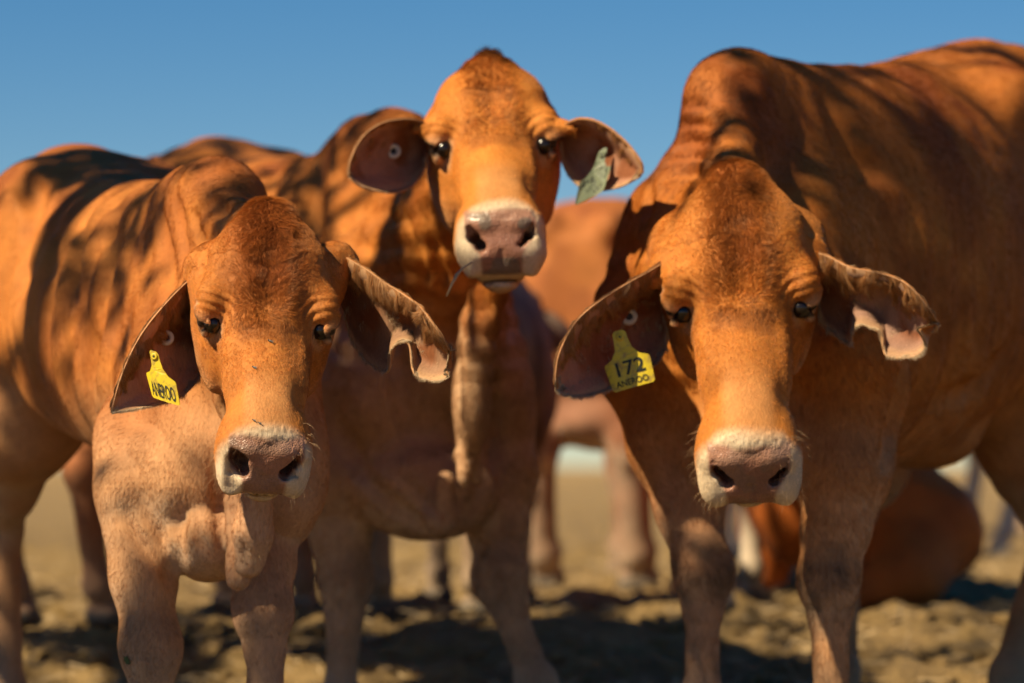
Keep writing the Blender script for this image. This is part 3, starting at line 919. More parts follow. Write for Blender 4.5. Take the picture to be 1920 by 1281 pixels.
mid_cow = dict(
    label='brown cow in the middle holding its head high, with a faded green ear tag', seed=2,
    yaw=25, tail=False, shr=.8, at=(-.26, 8.5), h=.013, levels=1, muz=True, nosedirt=.8,
    top=[1.04, 1.17, 1.27, 1.32, 1.335, 1.345, 1.38, 1.43, 1.42, 1.28],
    bot=[.80, .66, .60, .60, .60, .62, .66, .74, .84, .98],
    wid=[.09, .16, .205, .25, .31, .33, .30, .27, .23, .11],
    hump=(-.07, .01, .22, .085, .085), coat=(.49, .175, .029), dark=(.26, .070, .014), rib=.008, wtop=.75, pz=1.02, pm=.8, under=(.50, .33, .20), fd=(.5, .06, .18), range=(7.6, 9.8),
    sculpt=[('g', [(866, 600), (858, 720), (860, 860)], .02, .010, .015), ('g', [(884, 800), (886, 900)], .010, .010, .006),
            ('g', [(640, 800), (690, 900), (760, 960), (810, 1000)], .02, .008, .015), ('g', [(700, 560), (740, 680), (760, 800)], .02, .008, .02),
            ('g', [(800, 420), (822, 520), (838, 640)], .02, .010, .015), ('g', [(760, 400), (790, 500), (800, 620)], .016, .007, .014),
            ('g', [(905, 900), (880, 960), (860, 1010)], .016, .010, .01), ('g', [(935, 620), (925, 760), (915, 880)], .02, .010, .015),
            ('g', [(600, 300), (585, 380), (590, 470)], .03, .010, .025), ('g', [(520, 300), (505, 380)], .025, .008, .02),
            ('g', [(740, 880), (790, 930), (830, 980)], .012, .005, .01)],
    neckbase=(.15, 0, 1.0), neckr=(.11, .13, .20),
    poll=W(917, 131, 7.58), u=th(54, .045), w=(0.0, -1, .6), hs=1.10, hw=.92, knob=True,
    fr=[W(640, 780, 8.4), W(625, 900, 8.3), W(650, 1085, 8.3), W(638, 1310, 8.3), W(632, 1385, 8.3)],
    fl=[W(905, 760, 8.45), W(932, 890, 8.38), W(935, 1080, 8.28), W(1005, 1280, 8.25), W(1020, 1370, 8.22)],
    extra=[
        ('ell', W(800, 925, 8.2), np.array([.15, .12, .10]), .08),
        ('ell', W(825, 975, 8.1), np.array([.035, .07, .035]), .04),
        ('cone', [W(930, 520, 7.70), W(895, 640, 7.86), W(884, 760, 7.93), W(878, 850, 7.95)], [.07, .085, .09, .055], .03, (1, .15, 0), .36),
        ('cone', [W(865, 850, 7.95), W(868, 905, 7.95)], [.018, .012], .008),
        ('cone', [W(890, 850, 7.95), W(893, 900, 7.95)], [.02, .012], .008),
        ('cone', [W(835, 900, 8.05), W(832, 960, 8.05)], [.020, .018], .01),
    ],
    ears=[
        dict(top=[(800, 232, 7.42), (770, 222, 7.40), (720, 228, 7.38), (680, 255, 7.36), (656, 300, 7.35), (652, 330, 7.35)],
             bot=[(802, 290, 7.46), (795, 320, 7.46), (770, 352, 7.44), (730, 362, 7.40), (680, 352, 7.36), (655, 334, 7.35)],
             cup=[.03, .07, .085, .07, .04, .008], ridge=.004, rr=.45, pink=(.8, .7, .65)),
        dict(top=[(1052, 235, 7.42), (1090, 222, 7.38), (1130, 232, 7.36), (1170, 262, 7.34), (1200, 300, 7.32), (1205, 325, 7.32)],
             bot=[(1050, 265, 7.46), (1056, 310, 7.46), (1080, 345, 7.44), (1110, 358, 7.42), (1160, 352, 7.38), (1200, 332, 7.33)],
             cup=[.03, .06, .075, .06, .03, .005], roll=.02, ridge=.006, rr=.45, pink=(.8, .7, .65)),
    ])

big_cow = dict(
    label='large brown cow at the right, head lowered, with yellow tag 172 in one ear', seed=3,
    yaw=-28, tail=False, shr=.8, fold=.003, crease=.002, at=(.475, 7.70), h=.0115, levels=1, muz=True, nosedirt=.3,
    xs=[.33, .24, .10, -.08, -.33, -.6, -.88, -1.12, -1.34, -1.5],
    top=[1.06, 1.22, 1.34, 1.42, 1.455, 1.48, 1.52, 1.57, 1.58, 1.42],
    bot=[.80, .66, .60, .59, .60, .63, .69, .79, .90, 1.05],
    wid=[.09, .17, .225, .28, .36, .39, .37, .33, .28, .13],
    hump=(.02, -.03, .20, .09, .095), coat=(.45, .155, .025), dark=(.24, .062, .012), rib=.0045, knee=.85, wtop=.75, range=(6.9, 9.5),
    sculpt=[('g', [(1255, 205), (1300, 196), (1335, 205)], .010, .005, .008), ('g', [(1250, 236), (1295, 228), (1340, 238)], .010, .005, .008),
            ('g', [(1250, 268), (1300, 260), (1345, 270)], .010, .005, .008), ('g', [(1250, 300), (1300, 292), (1350, 304)], .010, .005, .008),
            ('g', [(1245, 333), (1300, 326), (1350, 335)], .010, .004, .008), ('g', [(1235, 230), (1225, 320), (1215, 420)], .02, .008, .015),
            ('g', [(1700, 600), (1704, 690), (1680, 790), (1655, 880)], .03, .014, .02), ('g', [(1492, 700), (1486, 830), (1492, 980)], .022, .012, .015),
            ('g', [(1560, 200), (1600, 290), (1660, 330)], .04, .012, .03), ('g', [(1900, 640), (1840, 720), (1760, 750)], .03, .012, .02),
            ('g', [(1300, 780), (1322, 880), (1345, 960)], .016, .007, .012)],
    neckbase=(.15, 0, .98), neckr=(.12, .15, .24),
    poll=W(1380, 345, 7.05), u=th(27, .02), w=(-.03, -1, 0), hs=1.17, hw=.965,
    fl=[W(1600, 740, 7.42), W(1582, 880, 7.38), W(1553, 1085, 7.35), W(1560, 1330, 7.35), W(1562, 1430, 7.33)],
    hl=[None, W(1960, 850, 8.6), W(1975, 1000, 8.65), W(1893, 1265, 8.5), W(1880, 1330, 8.5)],
    hr=[None, W(1600, 850, 8.7), W(1580, 1000, 8.9), W(1575, 1260, 8.8), W(1575, 1350, 8.8)],
    fr=[W(1265, 700, 7.68), W(1262, 830, 7.58), W(1318, 1065, 7.5), W(1318, 1310, 7.5), W(1318, 1400, 7.5)],
    extra=[
        ('ell', W(1590, 650, 7.42), np.array([.11, .12, .14]), .08),
        ('ell', W(1420, 830, 7.45), np.array([.12, .13, .11]), .08),
        ('ell', W(1745, 815, 8.25), np.array([.10, .12, .07]), .05),
    ],
    ears=[
        dict(top=[(1262, 480, 7.02), (1220, 505, 6.98), (1150, 545, 6.93), (1085, 595, 6.88), (1048, 660, 6.86), (1038, 722, 6.86)],
             bot=[(1250, 600, 7.08), (1248, 655, 7.08), (1212, 700, 7.04), (1150, 730, 6.96), (1090, 745, 6.90), (1045, 735, 6.87)],
             cup=[.03, .075, .095, .08, .045, .01], roll=.03, ridge=.004, pink=(.8, .68, .68)),
        dict(top=[(1515, 470, 7.04), (1550, 478, 7.0), (1595, 500, 6.96), (1640, 508, 6.92), (1685, 522, 6.90), (1715, 545, 6.88), (1740, 575, 6.87), (1758, 602, 6.88), (1761, 607, 6.88)],
             bot=[(1530, 560, 7.10), (1545, 610, 7.10), (1592, 646, 7.06), (1605, 612, 7.0), (1650, 625, 6.98), (1662, 668, 6.95), (1712, 670, 6.92), (1736, 650, 6.90), (1722, 618, 6.89)],
             cup=[.02, .06, .09, .09, .06, .01], roll=.045, ridge=.006, pink=(.62, .62, .66)),  # mauve shade of the inner ear put into its tint
    ])

back_cow = dict(
    label='brown cow turned away between the middle cow and the large right cow', seed=4,
    yaw=165, at=(.55, 13.7), z=.2, h=.022, pale=1.0, pz=.85, pm=.9, under=(.15, .055, .025), rib=.012, legr=1.45,  # under: shade on belly and legs put into the coat colour
    bot=[.80, .64, .56, .53, .50, .48, .47, .49, .58, .80], tail=False,
    top=[1.00, 1.16, 1.24, 1.26, 1.25, 1.26, 1.29, 1.31, 1.27, 1.16],
    hr=None, coat=(.40, .14, .035), dark=(.22, .06, .018),
    wid=[.10, .19, .24, .28, .34, .36, .34, .30, .26, .14],
    extra=[('ell', W(1120, 790, 12.6), np.array([.16, .16, .08]), .05)])
tail_cow = dict(
    label='brown cow standing behind the left heifer with only its hind leg and tail showing', seed=5,
    yaw=150, at=(-.70, 10.75), z=.2, scale=.84, h=.02, legr=1.1, coat=(.30, .09, .025), dark=(.18, .05, .015), pale=.2)
under_cow = dict(
    label='cow behind the middle cow with dark and pale grey legs showing beneath its chest', seed=6,
    yaw=172, at=(-.10, 11.4), z=.2, scale=.82, h=.022, legr=1.05, coat=(.20, .13, .09), dark=(.06, .045, .04), pale=.4, tail=False)
lone_leg = dict(
    label='brown cow behind the large right cow, one white lower leg showing', seed=8,
    yaw=172, at=(.84, 11.4), z=.2, scale=.88, h=.022, pz=.5, pm=.9, under=(.62, .52, .40), coat=(.36, .13, .04), tail=False)
far_a = dict(
    label='distant brown cow with white shins standing beyond the lying cow at the right', seed=9,
    yaw=-62, at=(1.07, 16.3), z=.2, h=.024, pale=1.0, pz=.72, pm=.9, under=(.62, .52, .40), coat=(.45, .2, .07), tail=True)
far_b = dict(
    label='farthest brown cow with only its legs showing at the right edge under the belly', seed=10,
    yaw=75, at=(3.05, 23), z=.2, h=.03, pale=.9, coat=(.5, .24, .09))
lying = dict(
    label='dark red cow lying on the ground behind the legs of the large right cow', seed=7,
    yaw=177, hz=1.1, at=(1.01, 12.3), z=-.18, scale=.98, h=.018, rib=.004, skip=('fl', 'fr', 'hl', 'hr'), tail=False,
    coat=(.45, .115, .018), dark=(.26, .055, .010), pale=.0,
    top=[.9, .98, 1.0, 1.02, 1.04, 1.06, 1.10, 1.12, 1.06, .92],
    bot=[.60, .56, .54, .54, .54, .54, .54, .55, .56, .62], wid=[.14, .22, .26, .29, .31, .32, .31, .29, .24, .14],
    extra=[('cone', [W(1735, 1000, 11.1), W(1700, 1085, 10.95), W(1600, 1120, 10.9)], [.17, .07, .04], .14)])

ALL = dict(heifer=heifer, mid=mid_cow, big=big_cow, back=back_cow, tail=tail_cow, under=under_cow, lone=lone_leg, fara=far_a, farb=far_b, lying=lying)
sel = DBG.split(',') if DBG else list(ALL)
for k_, s_ in ALL.items():
    if k_ in sel: make_cow(s_)


# ---------------------------------------------------------------- hair
def hair_mat(name, rough=.45):
    m = bpy.data.materials.new(name); m.use_nodes = True
    nt = m.node_tree; nt.nodes.clear()
    out = nt.nodes.new('ShaderNodeOutputMaterial')
    at = N(nt, 'ShaderNodeAttribute', attribute_name='tint')
    d = nt.nodes.new('ShaderNodeBsdfDiffuse'); t = nt.nodes.new('ShaderNodeBsdfTranslucent'); g = nt.nodes.new('ShaderNodeBsdfGlossy')
    g.inputs['Roughness'].default_value = rough; g.inputs['Color'].default_value = (.9, .75, .55, 1)
    for q in (d, t): nt.links.new(at.outputs['Color'], q.inputs['Color'])
    m1 = nt.nodes.new('ShaderNodeMixShader'); m1.inputs[0].default_value = .3
    m2 = nt.nodes.new('ShaderNodeMixShader'); m2.inputs[0].default_value = .035
    nt.links.new(d.outputs[0], m1.inputs[1]); nt.links.new(t.outputs[0], m1.inputs[2])
    nt.links.new(m1.outputs[0], m2.inputs[1]); nt.links.new(g.outputs[0], m2.inputs[2])
    nt.links.new(m2.outputs[0], out.inputs[0])
    return m
HAIR = hair_mat('coat_hair')
scene.cycles_curves.shape = 'RIBBONS'
hrg = np.random.default_rng(99)

def add_hair(name, root, R0, D, NRM, L, rad, col, bend=.3, npt=4, wob=.08):
    """R0 roots, D unit growth direction, NRM surface normal, L lengths"""
    n = len(R0)
    if n == 0: return
    t = np.linspace(0, 1, npt)
    P = R0[:, None, :] + (D * L[:, None])[:, None, :] * t[None, :, None]
    P = P - (NRM * (L * bend)[:, None])[:, None, :] * (t ** 2)[None, :, None]
    side = np.cross(D, NRM); side /= np.linalg.norm(side, axis=1, keepdims=True) + 1e-9
    P = P + (side * (hrg.normal(0, wob, n) * L)[:, None])[:, None, :] * (t ** 2)[None, :, None]
    hc = bpy.data.hair_curves.new(name)
    hc.add_curves([npt] * n)
    hc.attributes['position'].data.foreach_set('vector', (P - np.array(root.location)).astype(np.float32).ravel())
    ra = hc.attributes.get('radius') or hc.attributes.new('radius', 'FLOAT', 'POINT')
    rr = (np.asarray(rad) * np.ones(n))[:, None] * (1 - .75 * t)[None, :]
    ra.data.foreach_set('value', rr.astype(np.float32).ravel())
    ca = hc.attributes.new('tint', 'FLOAT_COLOR', 'CURVE')
    c = np.ones((n, 4), np.float32); c[:, :3] = col
    ca.data.foreach_set('color', c.ravel())
    hc.materials.append(HAIR)
    o = bpy.data.objects.new(name, hc); COL.objects.link(o); o.parent = root
    return o

def sample_mesh(s, n, mask_fn, weight=None):
    v, nn, c = s['_v'], s['_n'], s['_c']
    f = np.array([q[:4] if len(q) >= 4 else (q[0], q[1], q[2], q[2]) for q in s['_f']])
    cen = v[f].mean(1)
    m = mask_fn(cen, nn[f].mean(1))
    f = f[m]
    if len(f) == 0: return None
    A = np.linalg.norm(np.cross(v[f[:, 2]] - v[f[:, 0]], v[f[:, 3]] - v[f[:, 1]]), axis=1) + 1e-12
    if weight is not None: A = A * weight(v[f].mean(1))
    k = hrg.choice(len(f), n, p=A / A.sum())
    a, b = hrg.random((2, n, 1))
    q = f[k]
    bl = lambda X: (X[q[:, 0]] * (1 - a) + X[q[:, 1]] * a) * (1 - b) + (X[q[:, 3]] * (1 - a) + X[q[:, 2]] * a) * b
    N_ = bl(nn); N_ /= np.linalg.norm(N_, axis=1, keepdims=True) + 1e-9
    return bl(v), N_, bl(c)

def head_fur(s, n, rad=.00022):
    x, u, w = head_frame(s); hs = s.get('hs', 1.0)
    def mask(P, Nn):
        a, b, c = head_coords(P, s)
        de = np.sqrt((b - .205) ** 2 + ((c + .037) * 1.5) ** 2 + ((np.abs(a) - .115) * .7) ** 2)
        return (np.abs(a) < .15) & (b > -.08) & (b < .50) & (c > -.2) & (Nn[:, 1] < .45) & (de > .021)
    P, Nn, C = sample_mesh(s, n, mask)
    a, b, c = head_coords(P, s)
    # bare nose gets none
    pad = (np.abs(C - CREAM).sum(1) > .25) & (b > .462) & (c < -.012)
    bare = pad & (C[:, 0] < .40)
    keep = ~bare
    P, Nn, C, a, b, c = P[keep], Nn[keep], C[keep], a[keep], b[keep], c[keep]
    n1 = vnoise(P, 48., 41) - .5; n2 = vnoise(P, 55., 42) - .5; n3 = vnoise(P, 160., 43) - .5; n4 = vnoise(P, 16., 44) - .5
    # direction in (lateral, down) : whorl between the eyes
    wb = .228
    da = a.copy(); db = (b - wb)
    up = b < wb
    r = np.hypot(da, db) + 1e-6
    dn = sstep(-.03, .035, db + .02 * n4 * 3)
    va = da / (r + .01) * 1.1 * (1 - dn) + da * 2.0 * dn; vb = db / r * .8 * (1 - dn) + 1.0 * dn
    tk = sstep(.135, .105, b + .012 * n4 * 4 + .25 * np.abs(a))       # forelock grows down
    va = va * (1 - tk) + tk * (a / (np.abs(a) + .02) * .3 + a * 3); vb = vb * (1 - tk) + tk * 1.0
    va = va + 1.1 * n1 + .7 * n3; vb = vb + 1.1 * n2
    T = va[:, None] * x + vb[:, None] * u
    T = T - (T * Nn).sum(1, keepdims=True) * Nn
    T /= np.linalg.norm(T, axis=1, keepdims=True) + 1e-9
    mid = sstep(.075, .03, np.abs(a)) * sstep(.26, .20, b)
    L = .0045 + .0045 * mid + .004 * tk * sstep(.06, .03, np.abs(a)) - .0018 * sstep(.30, .40, b)
    L = L * hs * hrg.uniform(.65, 1.25, len(P))
    lift = .28 + .30 * mid + .35 * n3 + .25 * n1
    D = T + np.clip(lift, .1, 1.0)[:, None] * Nn
    D /= np.linalg.norm(D, axis=1, keepdims=True)
    C = C * (hrg.uniform(.5, 1.5, (len(P), 1)) * (1 + .35 * n3[:, None])) * 1.08
    add_hair('coat_hair', s['_root'], P - Nn * .0004, D, Nn, L, rad * hs, C, bend=.12)

def body_fur(s, n, rad=.00028):
    B_o, R, sc = s['_o'], s['_R'], s['_sc']
    def mask(P, Nn):
        a, b, c = head_coords(P, s)
        inh = (np.abs(a) < .15) & (b > -.08) & (b < .55) & (c > -.2)
        return ~inh & (Nn[:, 1] < .4) & (P[:, 1] < 9.0) & (P[:, 2] > .2)
    r_ = sample_mesh(s, n, mask, lambda c_: 1 / (c_[:, 1] - 5.8) ** 2)
    P, Nn, C = r_
    T = np.tile(np.array([0, 0, -1.0]), (len(P), 1)) - .5 * R[0]
    n1 = vnoise(P, 30., 51) - .5; n2 = vnoise(P, 30., 52) - .5
    T = T + np.stack([n1, n2, n1 * .4], 1) * 1.0
    T = T - (T * Nn).sum(1, keepdims=True) * Nn; T /= np.linalg.norm(T, axis=1, keepdims=True) + 1e-9
    D = T + .22 * Nn; D /= np.linalg.norm(D, axis=1, keepdims=True)
    L = (.009 + max(0, rad - .00028) * 18) * hrg.uniform(.6, 1.3, len(P))
    add_hair('coat_hair', s['_root'], P - Nn * .0004, D, Nn, L, rad, C * hrg.uniform(.6, 1.45, (len(P), 1)), bend=.15, npt=3)

def ear_hair(s, dens=1.0, longf=1.0):
    for (e, S, Nn) in s['_ears']:
        n_, m_ = S.shape[:2]
        def pick(k, s0, s1, t0, t1, pw=1.0):
            a = hrg.uniform(s0, s1, k) * (n_ - 1.001); b = (t0 + (t1 - t0) * hrg.random(k) ** pw) * (m_ - 1.001)
            i, j = a.astype(int), b.astype(int); fa, fb = (a - i)[:, None], (b - j)[:, None]
            bl = lambda X: (X[i, j] * (1 - fa) + X[i + 1, j] * fa) * (1 - fb) + (X[i, j + 1] * (1 - fa) + X[i + 1, j + 1] * fa) * fb
            dS = S[i, np.minimum(j + 1, m_ - 1)] - S[i, np.maximum(j - 1, 0)]
            dS /= np.linalg.norm(dS, axis=1, keepdims=True) + 1e-9
            dL = S[np.minimum(i + 1, n_ - 1), j] - S[np.maximum(i - 1, 0), j]
            dL /= np.linalg.norm(dL, axis=1, keepdims=True) + 1e-9
            return bl(S), -bl(Nn), dS, dL, a / (n_ - 1)
        coat = np.asarray(s['coat'])
        tanc = np.array([.50, .32, .17]); pal = np.array([.60, .47, .32])
        def emit(k, rg_, dirf, ln, lift, cf, rad=.00030, bend=.3, back=False):
            P, F_, dS, dL, sa = pick(int(k * dens), *rg_)
            if back: F_ = -F_
            nz = np.stack([vnoise(P, 70., 61 + q) - .5 for q in range(3)], 1)
            D = dirf(dS, dL) + lift * F_ + 1.3 * nz
            D /= np.linalg.norm(D, axis=1, keepdims=True)
            L = ln * longf * hrg.uniform(.45, 1.3, len(P)) * (1.1 - .55 * sa)
            mixv = np.clip(hrg.random((len(P), 1)) * 1.1 - .05 + cf, 0, 1)
            bs = tanc if cf > 0 else (coat * .75 + tanc * .25)
            C = (bs * (1 - mixv) + (pal if cf > 0 else tanc) * mixv) * hrg.uniform(.55, 1.15, (len(P), 1))
            add_hair('ear_hair', s['_root'], P + F_ * .002, D, F_, L, rad, C, bend=bend)
        # hanging fringe from the upper rim, over the opening
        emit(13000, (.02, .85, .0, .26), lambda a, b: 1.0 * a + .35 * b, .034, .38, -.2)
        emit(6000, (.3, .98, .0, .12), lambda a, b: .7 * a + .8 * b, .020, .35, -.2)
        # short hairs on the outside edge
        emit(4500, (.0, .98, .0, .10), lambda a, b: -.25 * a + .9 * b, .010, .25, .0, back=True)
        # lower edge fringe
        emit(8000, (.02, 1.0, .88, 1.0), lambda a, b: 1.0 * a + .35 * b, .012, .15, .35)
        # inside down
        emit(14000, (.0, .97, .12, .92), lambda a, b: .6 * a + .6 * b, .013, .35, .1, rad=.00026)
        # round the tip
        emit(1500, (.93, 1.0, .0, 1.0), lambda a, b: .2 * a + 1.0 * b, .010, .15, .35)

def whiskers(s):
    x, u, w = head_frame(s); hs = s.get('hs', 1.0)
    def mask(P, Nn):
        a, b, c = head_coords(P, s)
        return (b > .40) & (np.abs(a) > .045) & (c < -.02) & (c > -.16) & (Nn[:, 1] < .5)
    r_ = sample_mesh(s, 150, mask)
    P, Nn, C = r_
    D = Nn + .4 * u + np.array([0, 0, -.25]) + hrg.normal(0, .22, P.shape)
    D /= np.linalg.norm(D, axis=1, keepdims=True)
    add_hair('whiskers', s['_root'], P, D, Nn, hrg.uniform(.010, .038, len(P)), .00016, np.array([.55, .36, .2]), bend=.25, npt=5, wob=.15)
    def mask2(P, Nn):
        a, b, c = head_coords(P, s)
        return (b > .40) & (np.abs(a) < .05) & (c < -.115) & (Nn[:, 2] < .2)
    P, Nn, C = sample_mesh(s, 400, mask2)
    D = Nn * .6 + np.array([0, -.2, -.8]) + hrg.normal(0, .25, P.shape); D /= np.linalg.norm(D, axis=1, keepdims=True)
    add_hair('whiskers', s['_root'], P, D, Nn, hrg.uniform(.006, .02, len(P)), .00018, np.array([.5, .36, .22]), bend=.1)
    # lashes
    ww = s.get('hw', 1.0)
    Ps, Ds = [], []
    for sg in (-1, 1):
        for k in range(70):
            t = hrg.uniform(-1, 1)
            Ps.append(np.asarray(s['poll']) + hs * (sg * (.113 - .004 * t * t) * ww * x + (.191 + .003 * t) * u + (-.037 + .018 * t) * w))
            Ds.append(nrm(sg * .8 * x + .75 * u + .25 * w + hrg.normal(0, .15, 3)))
    Ps, Ds = np.array(Ps), np.array(Ds)
    add_hair('eyelashes', s['_root'], Ps, Ds, np.tile(u, (len(Ps), 1)), hrg.uniform(.008, .016, len(Ps)), .00022, np.array([.30, .14, .05]), bend=-.2)

if not os.environ.get('NOFUR'):
    if 'heifer' in sel:
        head_fur(heifer, 210000); ear_hair(heifer, 1.2); whiskers(heifer); body_fur(heifer, 150000)
    if 'big' in sel:
        body_fur(big_cow, 160000, .0005); head_fur(big_cow, 150000, .00026); ear_hair(big_cow, 1.0, 1.2); whiskers(big_cow)
    if 'mid' in sel:
        body_fur(mid_cow, 90000, .0006); head_fur(mid_cow, 60000, .0004); ear_hair(mid_cow, .4, .6)

# ---------------------------------------------------------------- ear tags
def plastic(name, col, grime):
    m, nt, b = new_mat(name); L = nt.links.new
    tc = N(nt, 'ShaderNodeTexCoord'); n_ = N(nt, 'ShaderNodeTexNoise'); n_.inputs['Scale'].default_value = 90; n_.inputs['Detail'].default_value = 6
    L(tc.outputs['Object'], n_.inputs['Vector'])
    r_ = N(nt, 'ShaderNodeMapRange'); r_.inputs[1].default_value = .48; r_.inputs[2].default_value = .72; L(n_.outputs[0], r_.inputs[0])
    mx = N(nt, 'ShaderNodeMix', data_type='RGBA'); mx.inputs[6].default_value = (*col, 1); mx.inputs[7].default_value = (*grime, 1)
    L(r_.outputs[0], mx.inputs[0]); L(mx.outputs[2], b.inputs['Base Color']); b.inputs['Roughness'].default_value = .45
    return m
YEL = plastic('yellow_plastic', (.66, .50, .02), (.32, .22, .05))
GRN = plastic('faded_green_plastic', (.17, .20, .12), (.06, .07, .04))
WHT = simple('white_plastic', (.62, .58, .48), .4)
INK = simple('black_ink', (.015, .018, .012), .6)
BLK = simple('dark_plastic', (.02, .02, .02), .4)
def ear_point(s, i, px, py, off=.004):
    e, S, Nn = s['_ears'][i]
    Q = S.reshape(-1, 3); pq = np.stack([CX + Q[:, 0] / Q[:, 1] * F_PX, HOR - (Q[:, 2] - CAM_H) / Q[:, 1] * F_PX], 1)
    d = np.hypot(pq[:, 0] - px, pq[:, 1] - py); k = np.argsort(d)[:6]
    Y = Q[k, 1].min() - off
    return W(px, py, Y)
def plate(name, outline, O, X, Y, th_, mat, parent, bow=0.0):
    """extruded outline, edges rounded a little"""
    Z = nrm(np.cross(X, Y)); Z = Z if Z[1] > 0 else -Z      # Z points away from the camera
    bm = bmesh.new()
    vs = [bm.verts.new((p[0], p[1], 0)) for p in outline]
    f = bm.faces.new(vs)
    r = bmesh.ops.extrude_face_region(bm, geom=[f])
    for q in r['geom']:
        if isinstance(q, bmesh.types.BMVert): q.co.z += th_
    bmesh.ops.triangulate(bm, faces=bm.faces[:])
    bmesh.ops.subdivide_edges(bm, edges=bm.edges[:], cuts=2)
    bmesh.ops.recalc_face_normals(bm, faces=bm.faces[:])
    v = np.array([q.co[:] for q in bm.verts]); ff = [[q.index for q in fc.verts] for fc in bm.faces]; bm.free()
    P = O + v[:, :1] * X + v[:, 1:2] * Y + (v[:, 2:3] + bow * (v[:, :1] ** 2) / .0012 * .01) * Z
    return mesh_obj(name, P, ff, mat, parent, False)
def lettering(txt, O, X, Y, size, xs, parent, bow=0.0, lift=.0006):
    cu = bpy.data.curves.new('t', 'FONT'); cu.body = txt; cu.size = 1; cu.align_x = 'CENTER'; cu.offset = .012
    o = bpy.data.objects.new('t', cu); COL.objects.link(o)
    dg = bpy.context.evaluated_depsgraph_get()
    me = bpy.data.meshes.new_from_object(o.evaluated_get(dg))
    v = np.array([q.co[:] for q in me.vertices]); ff = [list(q.vertices) for q in me.polygons]
    bpy.data.objects.remove(o); bpy.data.curves.remove(cu); bpy.data.meshes.remove(me)
    Z = nrm(np.cross(X, Y)); Z = Z if Z[1] > 0 else -Z
    v[:, 0] *= xs * size; v[:, 1] *= size
    P = O + v[:, :1] * X + v[:, 1:2] * Y - lift * Z + bow * (v[:, :1] ** 2) / .0012 * .01 * Z
    return mesh_obj('lettering', P, ff, INK, parent, False)
TAG = [(-.0055, .051), (-.009, .047), (-.0095, .036), (-.0115, .022), (-.019, .010), (-.030, .004), (-.031, 0), (-.029, -.036), (-.026, -.039), (.026, -.039), (.029, -.036), (.031, 0), (.030, .004), (.019, .010), (.0115, .022), (.0095, .036), (.009, .047), (.0055, .051)]
def disc(name, c, r0, r1, n_, mat, parent, thick=.003, zoff=0.0):
    n_ = nrm(n_); x = nrm(np.cross(n_, [0, 0, 1.])); y = np.cross(x, n_)
    vs, fs = [], []
    K = 32
    prof = [(r0, 0), (r0, -thick), ((r0 + r1) / 2, -thick * 1.25), (r1, -thick), (r1, 0)]
    for rr, zz in prof:
        for k in range(K):
            a = 2 * math.pi * k / K; vs.append(c + rr * (math.cos(a) * x + math.sin(a) * y) + (zz + zoff) * n_)
    for j in range(len(prof) - 1):
        for k in range(K): fs.append((j * K + k, j * K + (k + 1) % K, (j + 1) * K + (k + 1) % K, (j + 1) * K + k))
    return mesh_obj(name, np.array(vs), fs, mat, parent)
def flag_tag(label, mat, O, X, Y, txts, bow=.6, sc=1.0, grp='ear tags worn by the cattle'):
    r = empty('ear_tag', O); tag(r, label, 'ear tag', grp)
    X = np.asarray(X) ; Y = np.asarray(Y)
    plate('plate', [(a * sc, b * sc) for a, b in TAG], O, X, Y, .0016, mat, r, bow)
    Z = nrm(np.cross(X, Y)); Z = Z if Z[1] > 0 else -Z
    disc('stud', O + Y * .041 * sc, .0012, .0062 * sc, Z, mat, r, .0022)
    disc('stud_hole', O + Y * .041 * sc, .0002, .0019 * sc, Z, BLK, r, .0030)
    for (t, yy, size, xs) in txts: lettering(t, O + Y * yy * sc, X, Y, size * sc, xs, r, bow)
    return r
def button_tag(label, s, i, px, py, r=.0135, nrmv=(0, 1, -.1)):
    c = ear_point(s, i, px, py, .004)
    o = empty('button_tag', c); tag(o, label, 'ear button', 'round ear buttons worn by the cattle')
    disc('ring', c, r * .42, r, nrmv, WHT, o, .004)
    disc('centre_plug', c, .0002, r * .44, nrmv, BLK, o, .0025)
if 'heifer' in sel:
    c = ear_point(heifer, 0, 300, 712, .085); Yv = nrm(W(289, 660, c[1] + .004) - W(309, 744, c[1])); Xv = nrm(W(330, 733, c[1] - .0) - W(276, 716, c[1] + .02))
    flag_tag('narrow yellow tag with black block letters in the ear of the heifer', YEL, c, Xv * .95, Yv, [('ANEROO', -.033, .036, .33)])
    button_tag('round white button with dark centre just above the narrow yellow tag', heifer, 0, 312, 634)
if 'big' in sel:
    c = ear_point(big_cow, 0, 1176, 680, .09); Yv = nrm(W(1156, 618, c[1] + .004) - W(1181, 705, c[1])); Xv = nrm(W(1217, 676, c[1]) - W(1140, 698, c[1] + .008))
    flag_tag('yellow tag numbered 172 in the ear of the large right cow', YEL, c, Xv * 1.16, Yv, [('172', -.018, .031, .95), ('ANEROO', -.034, .0135, .78)], sc=1.18)
    button_tag('round button half hidden in hair above the yellow 172 tag', big_cow, 0, 1179, 594, .016)
if 'mid' in sel:
    c = ear_point(mid_cow, 1, 1117, 332, .05); Yv = nrm(W(1128, 285, c[1]) - W(1112, 345, c[1])); Xv = nrm(W(1146, 318, c[1]) - W(1094, 345, c[1] + .012))
    flag_tag('faded green tag in the right hand ear of the middle cow', GRN, c, Xv, Yv, [('ANEROO', -.012, .022, .55), ('ANEROO', -.033, .014, .75)], sc=1.1, bow=-.9)
    button_tag('round cream button in the left hand ear of the middle cow', mid_cow, 0, 738, 284, .0145)

